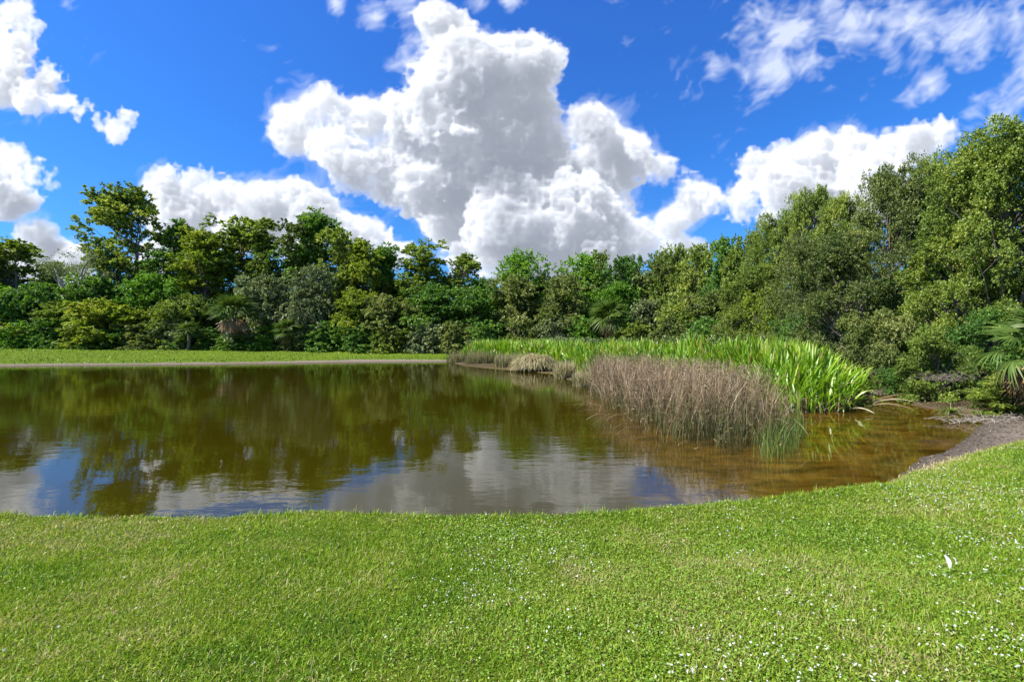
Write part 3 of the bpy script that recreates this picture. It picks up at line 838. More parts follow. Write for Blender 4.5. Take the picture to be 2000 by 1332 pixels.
# photo column, distance, photo row of the top, width in photo pixels
FAR = [
 (T,'oak_a','olive',-60,70,470,170,'olive tree cut by the left edge of the photo',GW),
 (T,'oak_c','olive',22,72,474,150,'olive crowned tree at the far left end of the woods',GW),
 (T,'tall_c','mixed',82,76,512,100,'loose grey-green tree left of the bare leaning trunk',GW),
 ('slender_tree','thin','grey',196,72,500,66,'slender sparse tree between the bare leaning trunk and the tallest airy tree',GW),
 ('tall_airy_tree','airy','olive',268,76,372,158,'tallest airy tree on the left, open sky showing under its crown',GW),
 ('slender_tree','thin','deep',318,71,486,70,'thin dark tree close against the right side of the tallest airy tree',GW),
 (T,'tall_c','deep',358,77,438,98,'dark tree with a pointed top right of the tallest airy tree',GW),
 (T,'tall_a','yellow',398,71,452,112,'yellow-green tree behind the palm with the brown skirt of dead fronds',GW),
 (T,'tall_b','olive',470,76,424,146,'tall ragged olive tree left of the narrow sky gap in the far woods',GW),
 (T,'tall_c','olive',523,74,446,86,'narrow olive tree on the left lip of the sky gap in the far woods',GW),
 ('slender_tree','thin','mixed',572,73,430,64,'pale slender tree on the right lip of the sky gap in the far woods',GW),
 (T,'tall_a','deep',622,77,420,128,'dark pointed tree that tops the woods above the round silvery bush',GW),
 (T,'oak_c','olive',668,72,452,116,'rounded olive tree right of the dark pointed tree',GW),
 (T,'tall_c','yellow',722,71,470,108,'yellow-green tree at the right shoulder of the tall far woods',GW),
 (T,'tall_a','bright',748,76,484,80,'green tree behind the yellow-green shoulder tree',GW),
 ('slender_tree','thin','deep',792,75,508,64,'thin dark tree in the dip of the far woods',GW),
 (T,'tall_b','olive',838,73,480,112,'ragged open tree just right of the dip in the far woods',GW),
 (T,'tall_c','olive',898,74,496,98,'open tree with drooping tips between the dip and the left round dome',GW),
 (T,'oak_a','deep',944,73,546,88,'low dark tree at the notch before the left round dome',GW),
 (T,'oak_b','bright',1012,70,500,128,'left of two round green domes in the middle of the skyline',GW),
 (T,'oak_a','olive',1068,71,540,80,'low olive tree in the notch between the two round domes',GW),
 (T,'oak_b','bright',1136,68,500,132,'right of two round green domes in the middle of the skyline',GW),
 ('slender_tree','thin','olive',1172,66,489,40,'spindly tree poking out above the right round dome',GW),
 (T,'oak_a','deep',1228,64,501,112,'dark green tree right of the spindly tree',GW),
 (T,'oak_c','mixed',1286,62,500,96,'greyish tree over the far middle of the green marsh plants',GW),
 (T,'oak_b','olive',1322,58,484,100,'olive tree where the skyline starts to climb to the right',GR),
 (T,'oak_a','olive',1372,54,478,92,'light olive tree second on the climbing skyline',GR),
 (T,'oak_a','deep',1424,50,468,96,'dark green tree third on the climbing skyline',GR),
 (T,'oak_c','olive',1466,46,458,84,'olive tree fourth on the climbing skyline',GR),
 (T,'near_c','olive',1522,41,418,110,'olive tree fifth on the climbing skyline below the leafy spires',GR),
 (T,'near_a','olive',1592,36,372,118,'tree with jagged leafy spires against the white cloud',GR),
 (T,'near_b','olive',1648,31,384,110,'olive tree between the leafy spires and the big rounded tree',GR),
 (T,'near_a','mixed',1738,25,336,176,'big rounded grey-green tree left of the tallest right tree',GR),
 (T,'near_c','olive',1840,24,305,150,'olive tree behind the gap between the two biggest right trees',GR),
 (T,'near_c','olive',1968,18.5,240,240,'tallest tree at the right edge of the photo',GR),
 (T,'near_b','olive',1945,23,285,180,'dense tree filling in behind the tallest tree at the right edge',GR),
 (T,'near_b','olive',2140,17,225,240,'large tree beyond the right edge of the photo',GR),
 (T,'near_b','olive',1880,19,440,190,'leafy light olive tree hanging below the tallest right tree',GR),
 (T,'near_b','mixed',1668,22.5,455,180,'dense grey-green tree at the dark middle of the right woods',GR),
 (T,'near_a','mixed',1575,29,470,150,'dense grey-green tree below the leafy spires',GR),
 (T,'near_b','olive',1490,36,520,130,'dense olive tree behind the middle of the marsh plants',GR),
 (T,'near_a','olive',2420,17,300,300,'broad olive tree beyond the right edge of the photo',GR),
 (T,'near_c','mixed',2760,17,330,300,'grey-green tree well beyond the right edge of the photo',GR),
 (T,'near_b','olive',3250,16.5,330,320,'outermost tree beyond the right edge of the photo',GR),
 (T,'oak_a','olive',-220,70,470,180,'broad tree beyond the left edge of the photo',GW),
 (T,'oak_b','deep',-400,68,470,190,'outermost tree beyond the left edge of the photo',GW),
 # second row
 (B,'bush_b','bright',-30,66,560,150,'green bush at the left edge of the photo',GB),
 (B,'bush_a','deep',60,66,552,140,'dark green bush below the leftmost olive tree',GB),
 (B,'bush_b','olive',130,65.5,596,130,'olive bush at the foot of the bare leaning trunk',GB),
 (B,'bush_b','deep',188,67,545,110,'dark bush under the slender sparse tree',GB),
 (B,'bush_a','yellow',245,64.5,588,150,'yellow-green rounded bush below the tallest airy tree',GB),
 (B,'bush_b','bright',300,67,540,110,'green bush right of the trunk of the tallest airy tree',GB),
 (B,'bush_a','olive',362,65,575,120,'olive bush left of the palm with the brown skirt',GB),
 (B,'bush_b','grey',520,65,545,110,'grey-green bush right of the palm with the brown skirt',GB),
 (B,'oak_b','grey',606,65,522,104,'round silvery bush standing out in the middle of the left woods',GB),
 (B,'bush_b','yellow',694,65,570,96,'yellow-green dome shaped bush right of the round silvery bush',GB),
 (B,'bush_a','mixed',772,65,580,120,'grey-green bush below the thin dark tree in the dip',GB),
 (B,'bush_b','deep',850,66,560,120,'dark bush below the ragged open tree',GB),
 (B,'bush_b','deep',925,65,566,110,'dark bush behind the left tip of the marsh plants',GB),
 (B,'bush_b','mixed',1005,64,545,100,'greyish bush below the left round dome',GB),
 (B,'oak_b','mixed',1090,62,542,120,'broad grey-brown bush between the two round domes',GB),
 (B,'oak_a','bright',1196,61,556,96,'bright green bush above the small fan palm in the middle',GB),
 (B,'bush_b','grey',1265,57,590,90,'grey-green bush right of the small fan palm in the middle',GB),
 (B,'bush_a','olive',1330,52,585,110,'olive bush behind the middle of the marsh plants',GB),
 (B,'bush_b','mixed',1395,46,575,110,'grey-green bush below the second climbing tree',GB),
 (B,'near_low','olive',1450,40,590,100,'olive bush with small leaves behind the marsh plants',GB),
 (B,'near_low','yellow',1500,34,560,110,'yellowish bush below the leafy spires',GB),
 (B,'near_low','deep',1570,28,590,120,'dark bush behind the right half of the marsh plants',GB),
 (B,'near_low','grey',1640,24,600,120,'grey bush behind the near marsh plants',GB),
 (B,'near_low','mixed',1722,20.5,610,120,'grey-green bush above the twigs on the dark bank',GB),
 (B,'near_low','olive',1830,16.8,640,130,'light bush leaning out over the dark bank near the right palm',GB),
 (B,'near_low','deep',1905,17.5,610,150,'dark bush behind the right palm',GB),
 (B,'near_low','deep',1782,18.2,702,120,'low dark shrub on the bank right of the near marsh plants',GB),
 (B,'near_low','olive',1975,13.6,735,150,'low shrub on the dark bank below the near fan palm',GB),
 # low shrubs at the foot
 (B,'bush_c','bright',-10,63,636,90,'low bright shrub on the lawn edge at the left of the photo',GB),
 (B,'bush_c','bright',52,62.5,628,90,'low bright green shrub, second from the left along the lawn edge',GB),
 (B,'bush_c','deep',110,63,620,90,'low dark shrub below the bare leaning trunk',GB),
 (B,'bush_c','olive',170,62.5,624,90,'low olive shrub left of the yellow-green rounded bush',GB),
 (B,'bush_c','deep',225,62,640,90,'low dark shrub at the foot of the yellow-green rounded bush',GB),
 (B,'bush_c','mixed',285,62.5,628,90,'low grey-green shrub below the trunk of the tallest airy tree',GB),
 (B,'bush_c','grey',340,63,626,90,'low pale shrub left of the palm with the brown skirt',GB),
 (B,'bush_c','deep',400,63,640,80,'low dark shrub at the left foot of the skirted palm',GB),
 (B,'bush_c','deep',470,62,652,90,'low dark shrub under the skirted palm',GB),
 (B,'bush_c','bright',530,62.5,634,80,'low green shrub right of the skirted palm',GB),
 (B,'bush_c','mixed',578,62,630,70,'low pale shrub at the left foot of the round silvery bush',GB),
 (B,'bush_c','deep',640,63,628,90,'low dark shrub at the right foot of the round silvery bush',GB),
 (B,'bush_c','deep',705,62.5,636,90,'low dark shrub under the yellow-green dome shaped bush',GB),
 (B,'bush_c','olive',770,62.5,632,90,'low olive shrub where the far lawn narrows',GB),
 (B,'bush_c','grey',835,62,630,80,'low pale shrub near the end of the far lawn',GB),
 (B,'bush_c','mixed',890,61.5,628,80,'low shrub at the very end of the far lawn',GB),
 (B,'bush_c','deep',955,61,626,90,'low dark shrub behind the left tip of the marsh plants',GB),
 (B,'bush_c','mixed',1020,60,622,90,'low shrub behind the marsh plants under the left dome',GB),
 (B,'bush_c','grey',1090,58.5,620,90,'low pale shrub behind the marsh plants between the domes',GB),
 (B,'bush_c','bright',1140,58,618,80,'low green shrub left of the small fan palm',GB),
 (B,'bush_c','olive',1250,54,628,90,'low olive shrub right of the small fan palm',GB),
 (B,'bush_c','mixed',1310,49,622,90,'low grey-green shrub behind the marsh plants left of the yellowish bush',GB),
 (B,'bush_c','deep',1380,43,620,100,'low dark shrub behind the middle of the marsh plants',GB),
 (B,'near_low','mixed',1440,37,628,90,'low grey-green shrub behind the marsh plants below the dense olive tree',GB),
 (B,'near_low','mixed',1530,30.5,625,90,'low grey-green shrub behind the marsh plants below the leafy spires',GB),
]
for a in FAR:
    plant(a[0], a[1], a[2], a[3], a[4], a[5], a[6], a[7], 'bush' if a[0] == B else 'tree', a[8])
for k in used: pass

# closed, dim interior of the woods: a mass of understorey behind the first rows
r_ = np.random.default_rng(90)
pc = []
def under(n, pxs, d0, h0, h1, ls, rad):
    px = r_.uniform(pxs[0], pxs[1], n)
    dd = np.interp(px, [-200, 900, 1100, 1300, 1500, 1700, 1900, 2200], [66, 67, 62, 56, 36, 22.5, 18, 15]) + d0 + r_.uniform(0, 6, n) * (rad / 1.2)
    x = (px - 1000) / F * dd; z = ground_z(x, dd) + r_.uniform(h0, h1, n)
    C = np.stack([x, dd, z], -1)
    m = 90
    C = np.repeat(C, m, 0) + r_.normal(0, rad * .5, (n * m, 3)) * [1, 1, .7]
    L = ls * r_.uniform(.7, 1.3, n * m)
    pc.append(leaves(C, norm(r_.normal(0, 1, (n * m, 3))), norm(r_.normal(0, .6, (n * m, 3)) + [0, 0, .6]), L, L * .6, np.clip(np.repeat(r_.normal(.4, .15, n), m) + r_.normal(0, .1, n * m), 0, 1)))
under(1400, (-260, 1320), 1.5, .3, 7.0, .28, 1.2)
under(900, (-260, 1320), 6.0, 4, 10.5, .34, 1.3)
under(500, (1250, 2250), 1.0, .2, 5.0, .15, .8)
under(260, (-260, 1320), -3.8, .1, 1.3, .2, .7)
V, fs, tn = merge(pc)
tag(link('undergrowth', mesh_np('undergrowth', V, fs, tn), mat=LEAF['deep']), 'tangled dark green undergrowth between the trunks of the woods', 'undergrowth', kind='stuff')

# ------------------------------------------------------------------ reeds and marsh plants
def in_poly(n, pts, rgen, cond=None):
    pts = np.array(pts); lo, hi = pts.min(0), pts.max(0)
    X, Y = [], []
    c = 0
    while c < n:
        x = rgen.uniform(lo[0], hi[0], n * 3); y = rgen.uniform(lo[1], hi[1], n * 3)
        k = poly_sd(x, y, pts) < 0
        if cond is not None: k &= cond(x, y)
        X.append(x[k]); Y.append(y[k]); c += k.sum()
        if len(X) > 60: break
    return np.concatenate(X)[:n], np.concatenate(Y)[:n]

RUSH = [P(a, b) for a, b in [(1135, 742), (1150, 775), (1178, 800), (1225, 833), (1290, 872), (1345, 888), (1410, 893), (1480, 896), (1520, 893), (1545, 868),
                             (1555, 838), (1530, 812), (1480, 790), (1400, 772), (1300, 757), (1200, 742)]]
MARSH = [P(a, b) for a, b in [(915, 709), (1010, 714), (1090, 722), (1150, 733), (1200, 738), (1300, 752), (1400, 767), (1480, 786), (1540, 799), (1600, 800),
                              (1645, 797), (1668, 788), (1672, 770)]] + [(13.8, 20.2), (12.8, 22.5), (11.2, 26), (9, 31), (7.5, 37), (6, 44), (3.5, 52), (-1, 60), (-5, 60), (-5.8, 52)]

EDGE = [P(a, b) for a, b in [(1480, 792), (1540, 806), (1600, 807), (1650, 804), (1682, 793), (1684, 776), (1640, 786), (1560, 790)]]
rr = np.random.default_rng(101)
# brown rushes, green below and dry at the tips
n = 13500
x, y = in_poly(n, RUSH, rr)
sd = -poly_sd(x, y, RUSH)
clump = .5 + .5 * hnoise(x, y, .5, 51)
keep = rr.random(len(x)) < (.25 + .75 * clump) * (.22 + .78 * sstep(sd, 0, .8)); x, y = x[keep], y[keep]; n = len(x); sd = sd[keep]
front = sstep(-y, -12.5, -9.2)                                    # the near side is greener and lower
H = (1.78 - 1.1 * rr.random(n) ** 1.7) * (1 - .20 * front) * (.62 + .38 * sstep(sd, 0, .9)) + .30 * hnoise(x, y, .9, 52) + .16 * hnoise(x, y, .3, 54)
th = rr.uniform(0, 6.283, n); ln = np.abs(rr.normal(0, .32, n)) + .3 * (1 - sstep(sd, 0, .7)) + .08
# lean away from the middle of the clump at its edges
cx, cy = np.mean([p[0] for p in RUSH]), np.mean([p[1] for p in RUSH])
oa = np.arctan2(y - cy, x - cx); th = np.where(rr.random(n) < .5 * (1 - sstep(sd, 0, .8)) + .05, oa + rr.normal(0, .5, n), th)
broken = rr.random(n) < .17
k = 6; tt = np.linspace(0, 1, k)
ang = ln[:, None] * (.4 + 1.5 * tt[None] ** 1.5)
ang = np.where(broken[:, None] & (tt[None] > .5), ang + rr.uniform(.7, 1.7, n)[:, None], ang)
seg = (H / (k - 1))[:, None]
dx = np.sin(ang) * np.cos(th)[:, None] * seg; dy = np.sin(ang) * np.sin(th)[:, None] * seg; dz = np.cos(ang) * seg
P_ = np.zeros((n, k, 3)); P_[:, 0] = np.stack([x, y, np.full(n, -.08)], -1)
P_[:, 1:] = P_[:, :1] + np.cumsum(np.stack([dx, dy, dz], -1)[:, :-1], 1)
fa = rr.uniform(0, 6.28, n)
side = np.repeat(np.stack([np.cos(fa), np.sin(fa), 0 * fa], -1)[:, None], k, 1)
w0 = rr.uniform(.0035, .0062, n) * (1 + .02 * (y - 9))
Wd = w0[:, None] * np.array([1, 1, .95, .85, .7, .3])[None]
dryness = np.clip(rr.normal(.5, .16, n) - .30 * front * (1 if True else 0) + .2 * hnoise(x, y, 1.2, 53), 0, 1)
tone = np.clip(tt[None] * 1.0 - .30 + dryness[:, None] * .85 - .02 * front[:, None] + rr.normal(0, .15, n)[:, None], 0, 1)
parts_ = [ribbons(P_, Wd, side, tone)]
# drooping seed heads near the tips
hm = np.where(rr.random(n) < .75)[0]
for q in range(4):
    b = P_[hm, -1] * .62 + P_[hm, -2] * .38 + rr.normal(0, .025, (len(hm), 3))
    D = norm(rr.normal(0, .6, (len(hm), 3)) + [0, 0, .2]); N = norm(rr.normal(0, 1, (len(hm), 3)))
    L = rr.uniform(.045, .12, len(hm))
    parts_.append(leaves(b, D, N, L, L * .16, np.clip(dryness[hm] * .5 + .5 + rr.normal(0, .08, len(hm)) - .15 * front[hm], 0, 1)))
V, fs, tn = merge(parts_)
m_rush = leaf_mat('rush', [(0, (.045, .060, .020)), (.3, (.090, .105, .038)), (.5, (.13, .115, .045)), (.68, (.165, .112, .058)), (.85, (.23, .152, .085)), (1, (.42, .33, .22))],
                  transl=.2, tc=(1, .95, .8), patch=.25, rnd=0, pscale=1.0)
tag(link('brown_rushes', mesh_np('brown_rushes', V, fs, tn), mat=m_rush), 'dense brown rushes standing in the water right of centre, greener at the foot', 'rushes', kind='stuff')

def stalks(n, pts, hmin, hmax, lean, width, tn_lo, tn_hi, z0=-.05, k=5, curl=1.2, cond=None):
    x, y = in_poly(n, pts, rr, cond); n = len(x)
    H = rr.uniform(hmin, hmax, n); th = rr.uniform(0, 6.283, n); ln = np.abs(rr.normal(0, lean, n))
    tt = np.linspace(0, 1, k); ang = ln[:, None] * (.3 + curl * tt[None] ** 1.4); seg = (H / (k - 1))[:, None]
    st = np.stack([np.sin(ang) * np.cos(th)[:, None] * seg, np.sin(ang) * np.sin(th)[:, None] * seg, np.cos(ang) * seg], -1)
    P_ = np.zeros((n, k, 3)); P_[:, 0] = np.stack([x, y, np.maximum(ground_z(x, y), 0) + z0], -1)
    P_[:, 1:] = P_[:, :1] + np.cumsum(st[:, :-1], 1)
    fa = th + 1.57 + rr.normal(0, .5, n)
    side = np.repeat(np.stack([np.cos(fa), np.sin(fa), 0 * fa], -1)[:, None], k, 1)
    prof = np.interp(np.linspace(0, 1, k), [0, .3, .7, 1], [.7, 1, .8, .1])
    return ribbons(P_, width * rr.uniform(.7, 1.3, n)[:, None] * prof[None], side, np.clip(rr.uniform(tn_lo, tn_hi, n)[:, None] + 0 * P_[:, :, 0], 0, 1))
# fresh green shoots in front and at the right end of the rushes
SH = [P(a, b) for a, b in [(1470, 893), (1500, 903), (1535, 908), (1560, 880), (1575, 845), (1545, 835), (1500, 862)]]
SH2 = [P(a, b) for a, b in [(1290, 878), (1345, 893), (1420, 897), (1490, 898), (1490, 880), (1300, 862)]]
V, fs, tn = merge([stalks(300, SH, .25, .85, .3, .0055, .2, .7)])
m_shoot = leaf_mat('green_shoot', [(0, (.055, .085, .03)), (.5, (.12, .19, .035)), (1, (.26, .33, .06))], transl=.35, patch=.3, rnd=0)
tag(link('green_shoots', mesh_np('green_shoots', V, fs, tn), mat=m_shoot), 'thin bright green shoots in the water at the right end of the brown rushes', 'shoots', kind='stuff')

# broad-leaved marsh plants: a mass of strap leaves rising and arching out of the mud
def marsh(n, cond, lmin, lmax, wd, per=1, k=7, hscale=1.0):
    x, y = in_poly(n, MARSH, rr, cond); n = len(x)
    x = np.repeat(x, per) + rr.normal(0, .07, n * per); y = np.repeat(y, per) + rr.normal(0, .07, n * per); n = n * per
    sd = -poly_sd(x, y, MARSH)
    H = rr.uniform(lmin * .8, lmax, n) * (.70 + .30 * sstep(sd, 0, 1.4)) * hscale * (1 + .20 * hnoise(x, y, 1.3, 61))
    th = rr.uniform(0, 6.283, n); ln = np.abs(rr.normal(0, .34, n)) + .10 + .22 * (1 - sstep(sd, 0, .8))
    tt = np.linspace(0, 1, k); ang = ln[:, None] * (.35 + 1.5 * tt[None] ** 2) ; seg = (H / (k - 1))[:, None]
    st = np.stack([np.sin(ang) * np.cos(th)[:, None] * seg, np.sin(ang) * np.sin(th)[:, None] * seg, np.cos(ang) * seg], -1)
    P_ = np.zeros((n, k, 3)); P_[:, 0] = np.stack([x, y, np.maximum(ground_z(x, y), 0) - .03], -1)
    P_[:, 1:] = P_[:, :1] + np.cumsum(st[:, :-1], 1)
    fa = th + 1.57 + rr.normal(0, .35, n)
    side = np.repeat(np.stack([np.cos(fa), np.sin(fa), 0 * fa], -1)[:, None], k, 1)
    prof = np.interp(tt, [0, .35, .55, .75, .92, 1], [.25, .35, .85, 1, .55, .06])
    W_ = wd * rr.uniform(.7, 1.25, n)[:, None] * prof[None]
    base_t = np.clip(rr.normal(.56, .13, n) + .15 * hnoise(x, y, 1.0, 62), .15, .85)
    tone = np.repeat(base_t[:, None], k, 1)
    dead = rr.random(n) < .05; tone[dead] = rr.uniform(.88, 1.0, dead.sum())[:, None]
    tone = np.clip(tone + (rr.random(n) < .3)[:, None] * np.clip(tt - .7, 0, 1)[None] * .7, 0, 1)   # some tips yellowing
    bent = rr.random(n) < .10
    ang_b = None
    # V-fold: centre line plus two edges
    up = norm(np.cross(side, np.gradient(P_, axis=1)))
    Lp = P_ - side * W_[..., None] + up * W_[..., None] * .35; Rp = P_ + side * W_[..., None] + up * W_[..., None] * .35
    V = np.stack([Lp, P_, Rp], 2).reshape(-1, 3)
    b = (np.arange(n) * 3 * k)[:, None]; j = (np.arange(k - 1) * 3)[None]
    f1 = np.stack([b + j, b + j + 1, b + j + 4, b + j + 3], -1).reshape(-1, 4); f2 = np.stack([b + j + 1, b + j + 2, b + j + 5, b + j + 4], -1).reshape(-1, 4)
    return V, [f1, f2], np.repeat(tone.reshape(-1), 3)
pm = [marsh(420, lambda x, y: y < 21, 1.35, 2.35, .045, per=9, hscale=.98),
      marsh(1900, lambda x, y: (y >= 19) & (y < 34), 1.5, 2.3, .055, per=5, k=6),
      marsh(3600, lambda x, y: y >= 32, 1.5, 2.25, .085, per=4, k=5)]
pm.append(stalks(900, EDGE, .5, 1.5, .85, .030, .35, .75, curl=1.9, k=7))
V, fs, tn = merge(pm)
m_marsh = leaf_mat('marsh_leaf', [(0, (.05, .12, .012)), (.35, (.12, .26, .010)), (.6, (.21, .39, .016)), (.80, (.36, .48, .045)), (.90, (.46, .40, .12)), (1, (.33, .21, .10))],
                   transl=.45, gloss=.035, rough=.4, patch=.35, rnd=0, pscale=.7)
tag(link('marsh_plants', mesh_np('marsh_plants', V, fs, tn), mat=m_marsh), 'bright green strap-leaved marsh plants in a wide bed behind the brown rushes', 'marsh plants', kind='stuff')
# flowering tips over the back of the bed
BACK = [(13.4, 21.5), (12.6, 23.5), (11, 27), (9, 32), (7.5, 38), (6, 45), (3.5, 52.5), (-1, 60), (-5, 60), (-5.8, 56), (-1, 55), (2.5, 49), (5, 41), (7, 34), (9, 28.5), (11.5, 22.5)]
x, y = in_poly(600, BACK, rr); n = len(x)
z = ground_z(x, y); H = rr.uniform(1.75, 2.4, n) - .25 * (y > 50)
top = np.stack([x + rr.normal(0, .12, n), y, z + H], -1); b0 = np.stack([x, y, z], -1)
tt = np.array([0, .5, 1.0]); P_ = b0[:, None] + (top - b0)[:, None] * tt[None, :, None]
side = np.zeros_like(P_); side[..., 0] = 1
pt = [ribbons(P_, np.full((n, 3), .008) + .0003 * y[:, None], side, np.full(n, .3))]
for q in range(7):
    L = rr.uniform(.07, .17, n)
    pt.append(leaves(top + rr.normal(0, .06, (n, 3)) - [0, 0, .05], norm(rr.normal(0, 1, (n, 3)) - [0, 0, .4]), norm(rr.normal(0, 1, (n, 3))), L, L * .5, rr.uniform(.2, 1, n)))
V, fs, tn = merge(pt)
m_spike = leaf_mat('flower_spike', [(0, (.08, .14, .03)), (.6, (.17, .25, .07)), (1, (.30, .33, .18))], transl=.2, patch=.2, rnd=0)
tag(link('flower_spikes', mesh_np('flower_spikes', V, fs, tn), mat=m_spike), 'pale nodding flower spikes over the back edge of the bright marsh plants', 'flower spikes', kind='stuff')

# dead and reddish leaf bases under the near clump, and stalks fallen into the water beside it
m_dead = leaf_mat('dead_leaf', [(0, (.10, .045, .03)), (.4, (.22, .13, .07)), (.75, (.36, .27, .15)), (1, (.55, .48, .33))], transl=.15, tc=(1, .9, .7), patch=.2, rnd=0)
V, fs, tn = merge([stalks(650, EDGE, .2, .7, .9, .014, .0, .8, curl=2.2), stalks(240, EDGE, .3, .9, .7, .018, .6, 1, curl=2.8)])
tag(link('dead_leaf_bases', mesh_np('dead_leaf_bases', V, fs, tn), mat=m_dead), 'reddish and straw coloured dead leaves hanging at the foot of the near marsh plants', 'dead leaves', kind='stuff')

def blade_leaf(x, y, th, L, w, tone, rise=.25, droop=.5, z=None, mat=None, k=9):
    tt = np.linspace(0, 1, k)
    zz = (max(gz(x, y), 0) if z is None else z) + .02 + rise * np.sin(tt * 3.0) * L * .5 - droop * tt ** 2 * .05
    c = np.stack([x + math.cos(th) * tt * L, y + math.sin(th) * tt * L, zz], -1)[None]
    sd_ = np.repeat(np.array([[-math.sin(th), math.cos(th), .15]])[None], k, 1)
    W_ = w * np.interp(tt, [0, .3, .8, 1], [.5, 1, .7, .05])[None]
    return ribbons(c, W_, sd_, np.full((1, k), tone))
fallen = [(1700, 790, -.5, 1.5, .035, .9, 'long pale leaf fallen from the near marsh plants, uppermost of those in the water'),
          (1690, 797, -.85, 1.3, .03, .75, 'straw coloured leaf lying out to the right of the near marsh plants'),
          (1655, 803, -1.35, .9, .035, 1.0, 'pale bent leaf dipping straight down into the water below the near marsh plants'),
          (1710, 784, -.2, 1.7, .025, .45, 'thin olive leaf lying furthest out from the near marsh plants')]
for px, py, th, L, w, tv, lab in fallen:
    x, y = P(px, py)
    V, fs, tn = merge([blade_leaf(x, y, th, L, w, tv, z=.05), blade_leaf(x + .1, y + .03, th + .22, L * .8, w * .7, max(tv - .2, 0), z=.03)])
    V = V - [x, y, 0]
    o = link('fallen_leaf', mesh_np('fallen_leaf', V, fs, tn), mat=m_dead); o.location = (x, y, 0)
    tag(o, lab, 'leaf', 'leaves fallen beside the near marsh plants')

# matted mounds at the left end of the marsh
def mound(px, py, w, h, n, tlo, thi, mat, seed, depth=.6, lb=.5, wd=.012):
    r_ = np.random.default_rng(seed); x0, y0 = P(px, py)
    W_ = w / F * y0
    u = r_.uniform(-1, 1, n); v = r_.uniform(-1, 1, n); k = u * u + v * v < 1; u, v = u[k], v[k]; n = len(u)
    zz = h * np.sqrt(np.clip(1 - u * u - v * v, 0, 1)) * r_.uniform(.3, 1, n) ** .5 * (1 + .15 * hnoise(u * 5, v * 5, 1.2, seed))
    px_ = np.stack([u * W_ / 2, v * W_ / 2 * depth, zz], -1)
    th = np.arctan2(v, u) + r_.normal(0, .8, n); L = lb * r_.uniform(.5, 1.2, n)
    tt = np.linspace(0, 1, 5); a = 1.25 - 2.2 * tt[None] + r_.normal(0, .25, n)[:, None]
    st = np.stack([np.cos(a) * np.cos(th)[:, None], np.cos(a) * np.sin(th)[:, None], np.sin(a)], -1) * (L / 5)[:, None, None]
    C = px_[:, None] + np.cumsum(st, 1)
    C[..., 2] = np.maximum(C[..., 2], -.03)
    side = np.repeat(np.stack([-np.sin(th), np.cos(th), 0 * th], -1)[:, None], 5, 1)
    V, fs, tn = ribbons(C, wd * r_.uniform(.6, 1.3, n)[:, None] * np.array([1, 1, .9, .7, .2])[None], side, np.clip(r_.uniform(tlo, thi, n) + .1 * (zz / h - .5), 0, 1))
    return V, fs, tn, x0, y0 + W_ / 2 * depth * .6
m_straw = leaf_mat('straw', [(0, (.05, .06, .025)), (.3, (.13, .14, .05)), (.6, (.30, .27, .12)), (1, (.50, .43, .25))], transl=.2, tc=(1, .95, .7), patch=.3, rnd=0)
def clump_poly(px, py, w, d, r0, z=0.0):
    x0, y0 = P(px, py); W_ = w / F * y0 / 2; r_ = random.Random(r0)
    return [(x0 + W_ * math.cos(a) * r_.uniform(.8, 1.15), y0 + d + d * math.sin(a) * r_.uniform(.8, 1.15)) for a in np.linspace(0, 6.283, 11)[:-1]], x0, y0
for nm, px, py, w, d, n, h0, h1, tl, th_, lab in [
    ('scrub_clump', 902, 709, 66, 1.5, 1500, .5, 1.3, .0, .55, 'smallest dark scrub clump where the sandy edge of the far lawn ends'),
    ('scrub_clump', 942, 713, 78, 1.6, 2600, .5, 1.35, .1, .55, 'tall dark scrub at the left tip of the marsh plants'),
    ('scrub_clump', 992, 719, 66, 1.4, 2300, .4, 1.2, .1, .7, 'grey-brown scrub clump just left of the tan grass mound'),
    ('grass_tuft', 1106, 740, 44, 1.0, 1700, .4, 1.1, .35, .85, 'olive tuft leaning over the water between the tan mound and the rushes'),
    ('grass_tuft', 1142, 756, 44, .8, 1300, .3, .8, .3, .8, 'small yellowish tuft at the left foot of the brown rushes')]:
    pl, x0, y0 = clump_poly(px, py, w, d, px)
    V, fs, tn = merge([stalks(n, pl, h0 * .6, h1, .55, .011, tl, th_, curl=1.9), stalks(n // 3, pl, h0, h1 * 1.15, .25, .008, th_ - .1, th_ + .2, curl=1.2)])
    V = V - np.array([x0, y0, 0])
    o = link(nm, mesh_np(nm, V, fs, tn), mat=m_straw); o.location = (x0, y0, 0)
    tag(o, lab, 'scrub' if 'scrub' in nm else 'tuft')
for nm, px, py, w, h, n, tl, th_, lab in [
    ('grass_mound', 1046, 726, 84, 1.0, 8000, .4, 1.0, 'rounded tan mound of matted dry grass at the left end of the marsh plants')]:
    V, fs, tn, x0, y0 = mound(px, py, w, h, n, tl, th_, m_straw, px, lb=.8)
    pl, _, _ = clump_poly(px, py - 1, w * 1.1, 1.0, 7)
    V2, fs2, tn2 = stalks(2600, pl, .35, .95, .9, .012, .3, 1, curl=2.0)
    V, fs, tn = merge([(V, fs, tn), (V2 - np.array([x0, y0, 0]), fs2, tn2)])
    o = link(nm, mesh_np(nm, V, fs, tn), mat=m_straw); o.location = (x0, y0, 0)
    tag(o, lab, 'mound')

